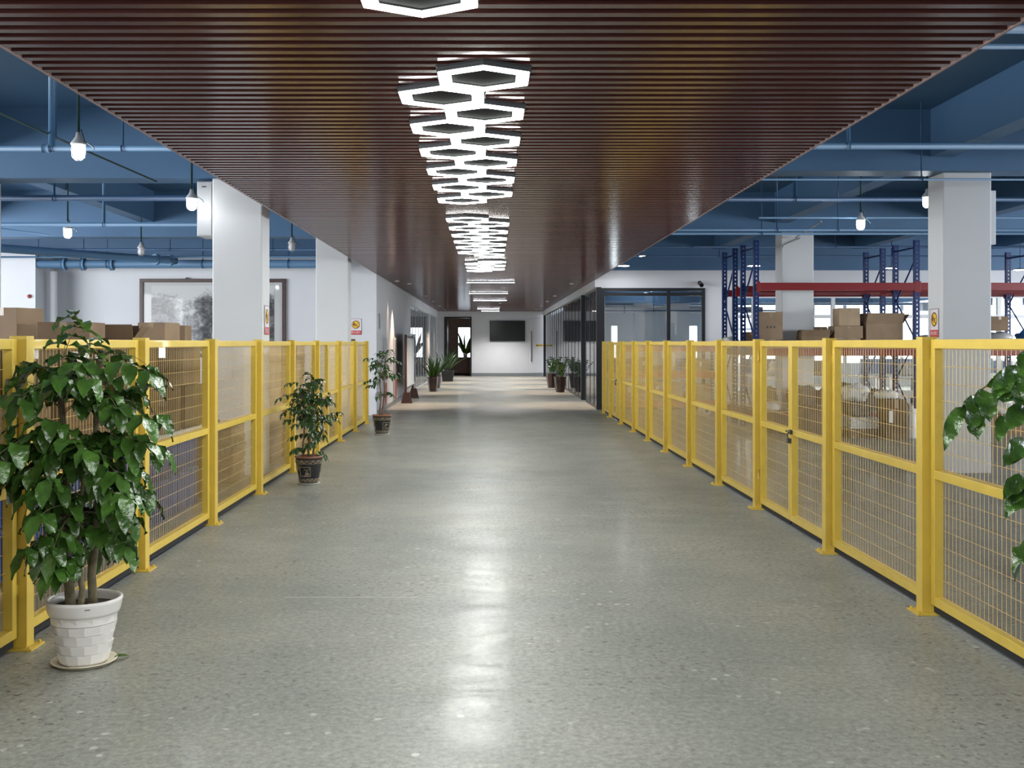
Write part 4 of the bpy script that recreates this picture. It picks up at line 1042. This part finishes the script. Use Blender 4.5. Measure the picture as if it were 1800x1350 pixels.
# ---- racks on the right
def upright_mb(x, y, h, s=.09):
    m = MB(); hw = s/2; t = .004; hole = .018; pitch = .075
    m.box(x-hw, x-hole*.6, y-.035, y-.031, 0, h); m.box(x+hole*.6, x+hw, y-.035, y-.031, 0, h)
    z = 0
    while z < h: 
        m.box(x-hole*.6, x+hole*.6, y-.035, y-.031, z, min(h, z+pitch-.034)); z += pitch
    m.box(x-hw, x-hw+t, y-.031, y+.035, 0, h); m.box(x+hw-t, x+hw, y-.031, y+.035, 0, h)
    return m
def rack(x0, xs, yf, yb, h, levels, beam_mats, decks, label, group):
    o = empty('pallet_rack', (x0, yf, 0), 0, label, 'storage rack', group)
    for x in xs:
        X = x-x0
        for y in (0, yb-yf):
            upright_mb(X, y, h).build('upright', 'rack_blue', o)
            MB().box(X-.06, X+.06, y-.05, y+.05, -.0, .006).build('foot_plate', 'rack_blue', o)
        m = MB(); D = yb-yf
        zs = [.15, .85, 1.55, 2.25, 2.95]
        for i in range(len(zs)-1):
            a, b = (.035, D-.035) if i % 2 == 0 else (D-.035, .035)
            m.tube([(X, a, zs[i]), (X, b, zs[i+1])], .016, 4, True, False)
        m.tube([(X, .035, h-.12), (X, D-.035, h-.12)], .016, 4, True, False); m.tube([(X, .035, .15), (X, D-.035, .15)], .016, 4, True, False)
        m.build('brace', 'rack_blue', o)
    for z, bmat in zip(levels, beam_mats):
        for a, b in zip(xs, xs[1:]):
            for y in (-.045, yb-yf+.045):
                m = MB(); m.box(a-x0+.05, b-x0-.05, y-.022, y+.022, z-.065, z+.065)
                m.box(a-x0+.0, a-x0+.055, y-.026, y+.026, z-.10, z+.09); m.box(b-x0-.055, b-x0, y-.026, y+.026, z-.10, z+.09)
                m.build('beam', bmat, o, bevel=.004)
    for z in decks:
        for a, b in zip(xs, xs[1:]): MB().box(a-x0+.05, b-x0-.05, .02, yb-yf-.02, z+.035, z+.066).build('deck_board', 'deck', o)
    return o
LV = [.24, 1.345, 2.47]; BM = ['rack_red', 'rack_red', 'rack_red']
rack(4.57, [4.57, 7.33, 10.10, 12.86], 18.6, 19.56, 3.27, LV, BM, (), 'long blue and red pallet rack, the front row on the right', 'pallet racks of the right hall')
rack(4.57, [4.57, 7.33, 10.10, 12.86], 20.2, 21.1, 3.27, LV, BM, (), 'long blue and red pallet rack, the rear row behind the white pillar', 'pallet racks of the right hall')
DZ = 1.411
def deck(x0, x1, y0, y1, z, label):
    o = MB().box(x0, x1, y0, y1, z-.03+.03, z+.018).build('deck_board', 'deck'); tag(o, label, 'shelf board', 'deck boards of the racks')
for j, (z, nm) in enumerate(((LV[0]+.066, 'lowest level'), (LV[1]+.066, 'middle level'))):
    deck(4.65, 5.08, 18.62, 19.54, z, 'brown deck board at the %s of the front rack, left of the pillar' % nm)
    deck(5.75, 7.25, 18.62, 19.54, z, 'brown deck board at the %s of the front rack, right of the pillar' % nm)
    deck(5.08, 5.75, 18.62, 19.02, z, 'short brown deck board at the %s of the front rack before the pillar' % nm)
    deck(7.41, 10.02, 18.62, 19.54, z, 'brown deck board at the %s of the front rack, bay behind the large pillar' % nm)
    deck(4.65, 7.25, 20.22, 21.08, z, 'brown deck board at the %s of the rear rack, first bay' % nm)
    deck(7.41, 10.02, 20.22, 21.08, z, 'brown deck board at the %s of the rear rack, second bay' % nm)
T = LV[1]+.066+.0185
GR = 'boxes on the middle level of the right rack'
def onrack(px0, px1, pyt, pyb, label, Z=18.72, mat='card', d=.36, open_=False, lab=False, z=None, rz=0, tape=True):
    w = (px1-px0)*Z/F; h = (pyb-pyt)*Z/F; zz_ = T if z is None else z
    c = P((px0+px1)/2, 0, Z)
    return carton('cardboard_box', w, d, h, (c.x, Z+d/2, zz_), rz, label, GR, mat, tape, lab, open_)
onrack(1335, 1373, 588, 601, 'low cardboard box under the tall printed box at the left end of the rack', mat='card2', z=T)
c = onrack(1335, 1376, 543, 592, 'tall cardboard box with dark print, left end of the rack', z=T+.13)
MB().box(-.08, -.05, -.1815, -.1803, .2, .235).build('print_mark', 'ink', c); MB().box(-.02, .01, -.1815, -.1803, .2, .235).build('print_mark', 'ink', c); MB().box(.04, .07, -.1815, -.1803, .2, .235).build('print_mark', 'ink', c)
onrack(1378, 1408, 588, 597, 'flat cardboard box between the tall printed box and the open box', mat='card2', d=.3)
onrack(1409, 1458, 579, 598, 'wide open cardboard box with flared flaps before the white pillar', mat='card2', d=.3, open_=True)
onrack(1473, 1513, 586, 601, 'lowest cardboard box of the stack of three on the rack', z=T)
onrack(1467, 1517, 563, 585, 'middle cardboard box of the stack of three on the rack', z=T+.15)
onrack(1475, 1512, 531, 562, 'top cardboard box of the stack of three on the rack', z=T+.37, mat='card3', lab=False)
onrack(1523, 1587, 559, 600, 'big open cardboard box on the rack with a flap standing up', mat='card', d=.5, open_=True)
onrack(1434, 1454, 565, 600, 'small reddish cardboard box in the rear rack, seen between others', Z=20.3, mat='card2', z=T)
onrack(1310, 1331, 574, 600, 'cardboard box half hidden behind the first blue uprights', Z=20.3, z=T, mat='card2')
bag((.16, .16, .12), (P(1283, 0, 20.5).x+.02, 20.55, T), 'crumpled white plastic bag beside the first blue uprights', 'bag_white', 12, amp=.5, group='bags on the rack')
bag((.18, .2, .12), (7.66, 18.95, T), 'grey shiny plastic bag beside the second blue upright', 'bag_clear', 6, amp=.4, group='bags on the rack')
bag((.15, .16, .10), (7.02, 19.38, T), 'dark blue plastic bag behind the big open box', 'bag_blue', 7, amp=.4, group='bags on the rack')
bag((.22, .22, .165), (P(1758, 0, 18.9).x, 18.95, T), 'pale translucent bag right of the large pillar', 'bag_clear', 8, amp=.3, group='bags on the rack')
carton('cardboard_box', .30, .28, .25, (P(1756, 0, 18.9).x, 19.0, T+.285), 0, 'dark brown cardboard box on the pale bag right of the large pillar', GR, 'card2')
bag((.20, .22, .17), (P(1797, 0, 18.9).x+.16, 19.05, T), 'blue plastic bag at the right edge, on the rack', 'bag_blue', 9, amp=.4, group='bags on the rack')
bag((.16, .12, .06), (P(1795, 0, 18.6).x+.15, 18.72, T), 'green bag in front of the blue bag at the right edge', 'bag_green', 10, amp=.4, group='bags on the rack')
# lowest rack level and floor goods
T0 = LV[0]+.066+.0185
bag((.20, .18, .09), (4.86, 18.85, T0), 'flat white foam bag on the lowest rack level behind the gate', 'bag_white', 21, amp=.15, group='bags on the lowest rack level')
bag((.18, .16, .15), (4.84, 18.85, T0+.16), 'brown sack on the white foam bag behind the gate', 'bag_brown', 22, group='bags on the lowest rack level')
bag((.30, .18, .26), (5.42, 18.80, T0), 'dark brown sack in front of the rack pillar, left one', 'bag_dark', 23, group='bags on the lowest rack level')
bag((.32, .3, .30), (6.12, 18.95, T0), 'dark brown sack right of the rack pillar', 'bag_dark', 24, group='bags on the lowest rack level')
bag((.28, .28, .22), (6.80, 18.95, T0), 'brown sack farther right on the lowest rack level', 'bag_brown', 25, group='bags on the lowest rack level')
bag((.26, .26, .2), (P(1378, 0, 17.6).x, 17.95, 0), 'dark sack on the floor before the rack, behind the gate', 'bag_dark', 26, group='sacks on the floor')
bag((.32, .28, .3), (P(1428, 0, 17.2).x+.03, 17.2, 0), 'large brown sack on the floor behind the near gate leaf', 'bag_brown', 27, group='sacks on the floor')
bag((.20, .18, .14), (P(1425, 0, 17.2).x+.05, 17.2, .52), 'small dark sack lying on the large brown sack behind the gate', 'bag_dark', 28, group='sacks on the floor')
p = P(1532, 757, 17.0)
flatstack((P(1532, 0, 17.1).x-.13, 17.3, .15), .44, .5, 6, 'white slatted bundle on the floor under the brown sack', mat='white_table', group='low bundles on the floor')
carton('cardboard_box', .42, .45, .14, (P(1532, 0, 17.1).x-.13, 17.3, 0), 0, 'dark flat box under the white bundle behind the mesh', 'boxes on the floor at right', 'card2')
bag((.28, .26, .14), (P(1526, 0, 17.2).x-.13, 17.3, .335), 'brown sack lying on the white bundle behind the mesh', 'bag_brown', 31, group='sacks on the floor')
bag((.22, .20, .15), (P(1515, 0, 17.2).x-.08, 17.3, .575), 'crumpled white plastic bag on the brown sack behind the mesh', 'bag_white', 32, amp=.5, group='bags on the floor sacks')
carton('cardboard_box', .33, .36, .62, (P(1569, 0, 16.9).x+.02, 17.0, 0), .05, 'tall brown box with white labels under the pillow bag', 'boxes on the floor at right', 'card_dark', True, True)
bag((.20, .17, .085), (P(1562, 0, 16.9).x, 17.0, .625), 'white pillow shaped bag on the tall brown box', 'bag_white', 33, amp=.08, group='bags on the floor sacks', name='pillow_bag')
o = MB().lathe([(0, 0), (.10, 0), (.105, .02), (.105, .42), (.09, .46), (.04, .47), (.04, .51), (0, .51)], 20).build('plastic_drum', 'white_table', loc=(P(1597, 0, 17).x+.06, 17.05, 0)); tag(o, 'white plastic drum on the floor beside the tall brown box', 'drum')
bag((.34, .3, .2), (P(1765, 0, 17.5).x, 17.9, .33), 'grey sack on the lowest rack level right of the large pillar', 'bag_clear', 35, group='sacks on the floor')
carton('cardboard_box', .7, .55, .33, (P(1768, 0, 17.5).x, 17.9, 0), 0, 'dark low box right of the large pillar behind the mesh', 'boxes on the floor at right', 'card2')

pipe('thin dark pipe under the ceiling of the glazed room', (2.7, 28.4, 2.35), (8.0, 28.4, 2.35), .02, 'blue_dark', group='pipes of the glazed room', hangers=(.3, .7))
pipe('white air duct under the ceiling of the glazed room', (3.0, 32.6, 2.5), (8.2, 32.6, 2.5), .09, 'white_frame', group='pipes of the glazed room', hangers=(.2, .8))
# ---- low orange shelf in front of the office glass
yS = 23.35
o = empty('storage_shelf', (2.85, yS, 0), 0, 'low shelf with orange beams in front of the office window', 'storage rack')
for X in (0.0, 2.05):
    for y in (0, .55): upright_mb(X, y, 1.45, .06).build('upright', 'dark_steel', o)
for z in (.19, .82, 1.39):
    for y in (-.045, .595): MB().box(.03, 2.02, y-.02, y+.02, z-.075, z+.075 if z < 1.3 else z+.045).build('beam', 'rack_orange', o)
    if z < 1.3: MB().box(.03, 2.02, -.02, .57, z+.04, z+.07).build('deck_board', 'deck', o)
GS = 'boxes on the low orange shelf'
xx = 2.93
for k in range(6):
    w_ = [.3, .28, .32, .3, .27, .3][k]
    carton('cardboard_box', w_, .4, [.40, .36, .42, .38, .41, .35][k], (xx+w_/2, yS+.26, .262), 0, 'cardboard box on the bottom of the orange shelf, %s from the left' % ORD[k].replace('nearest', 'first'), GS, rs.choice(['card', 'card3']), True, k % 2 == 0)
    if k != 3: carton('cardboard_box', w_-.04, .38, [.16, .30, .12, .2, .18, .26][k], (xx+w_/2, yS+.26, .892), 0, 'cardboard box on the middle of the orange shelf, %s from the left' % ORD[k].replace('nearest', 'first'), GS, rs.choice(['card', 'card3']), True, k % 2 == 1)
    xx += w_+.015
o = MB().lathe([(.0, 0), (.055, 0), (.055, .4), (0, .4)], 20).build('plastic_bottle', 'white_table', loc=(3.98, yS+.25, .892)); tag(o, 'tall white container on the middle of the orange shelf', 'container')
# paper roll lying on the floor
o = empty('paper_roll', (P(1239, 0, 22.5).x, 22.3, .095), 0, 'pale paper roll lying on the floor before the orange shelf', 'paper roll')
m = MB().lathe([(.03, 0), (.095, 0), (.095, .5), (.03, .5), (.03, 0)], 28); m.v = [(v[0], v[2], v[1]) for v in m.v]; m.build('roll', 'roll', o)
m = MB().lathe([(.022, -.004), (.030, -.004), (.030, .504), (.022, .504), (.022, -.004)], 20); m.v = [(v[0], v[2], v[1]) for v in m.v]; m.build('core', 'card2', o)

# ---- work tables with goods behind the racks
for k, (xa, xb) in enumerate(((5.6, 8.2), (8.4, 11.0), (11.2, 13.8))):
    nm = ['left', 'middle', 'right'][k]
    o = empty('work_table', ((xa+xb)/2, 23.2, 0), 0, 'white topped work table behind the racks, %s one' % nm, 'table', 'work tables behind the racks')
    h = (xb-xa)/2
    MB().box(-h, h, -.4, .4, .77, .80).build('tabletop', 'white_table', o)
    for (sx, sy) in ((-1, -1), (1, -1), (-1, 1), (1, 1)): MB().box(sx*(h-.06)-.025, sx*(h-.06)+.025, sy*.35-.025, sy*.35+.025, 0, .77).build('leg', 'steel', o)
    bag((.25, .22, .18), (xa+.6, 23.2, .80), 'white bag on the %s work table behind the racks' % nm, 'bag_white', 40+k, amp=.4, group='goods on the work tables')
    carton('cardboard_box', .42, .35, .32, (xa+1.6, 23.2, .80), .2, 'pale box on the %s work table behind the racks' % nm, 'goods on the work tables', 'card3')
    crate(.6, .45, .32, (xa+1.0, 23.2, 0), 0, 'blue crate under the %s work table behind the racks' % nm, 'crates under the work tables')
# office interior: desks and blue cabinet seen through the glass
for k, (X, Y) in enumerate(((3.4, 27.0), (5.2, 28.2), (7.0, 27.0), (10.0, 27.0), (13.0, 28.0))):
    o = empty('office_desk', (X, Y, 0), 0, 'white office desk inside the glazed room, %s from the corridor' % ['first', 'second', 'third', 'fourth', 'fifth'][k], 'desk', 'desks in the glazed room')
    MB().box(-.7, .7, -.35, .35, .71, .74).build('desktop', 'white_table', o)
    for sx in (-.66, .63): MB().box(sx, sx+.03, -.33, .33, 0, .71).build('leg', 'grey_panel', o)
    MB().box(-.66, .66, .30, .33, .74, 1.1).build('screen_divider', 'blue_film', o)
for k, (X, Y) in enumerate(((4.2, 29.5), (7.5, 30), (12, 29.5), (9.5, 33), (5.5, 34))):
    o = empty('ceiling_panel_lamp', (X, Y, SL-.9), 0, 'suspended white strip lamp inside the glazed room, %s' % ['near left', 'near middle', 'near right', 'rear right', 'rear left'][k], 'ceiling lamp', 'strip lamps in the glazed room')
    MB().box(-.6, .6, -.06, .06, .005, .05).build('lamp_housing', 'white_frame', o); MB().box(-.58, .58, -.05, .05, 0, .0045).build('diffuser', 'linear', o)
    m = MB(); m.tube([(-.5, 0, .05), (-.5, 0, .9)], .005, 5); m.tube([(.5, 0, .05), (.5, 0, .9)], .005, 5); m.build('suspension_wire', 'steel', o)
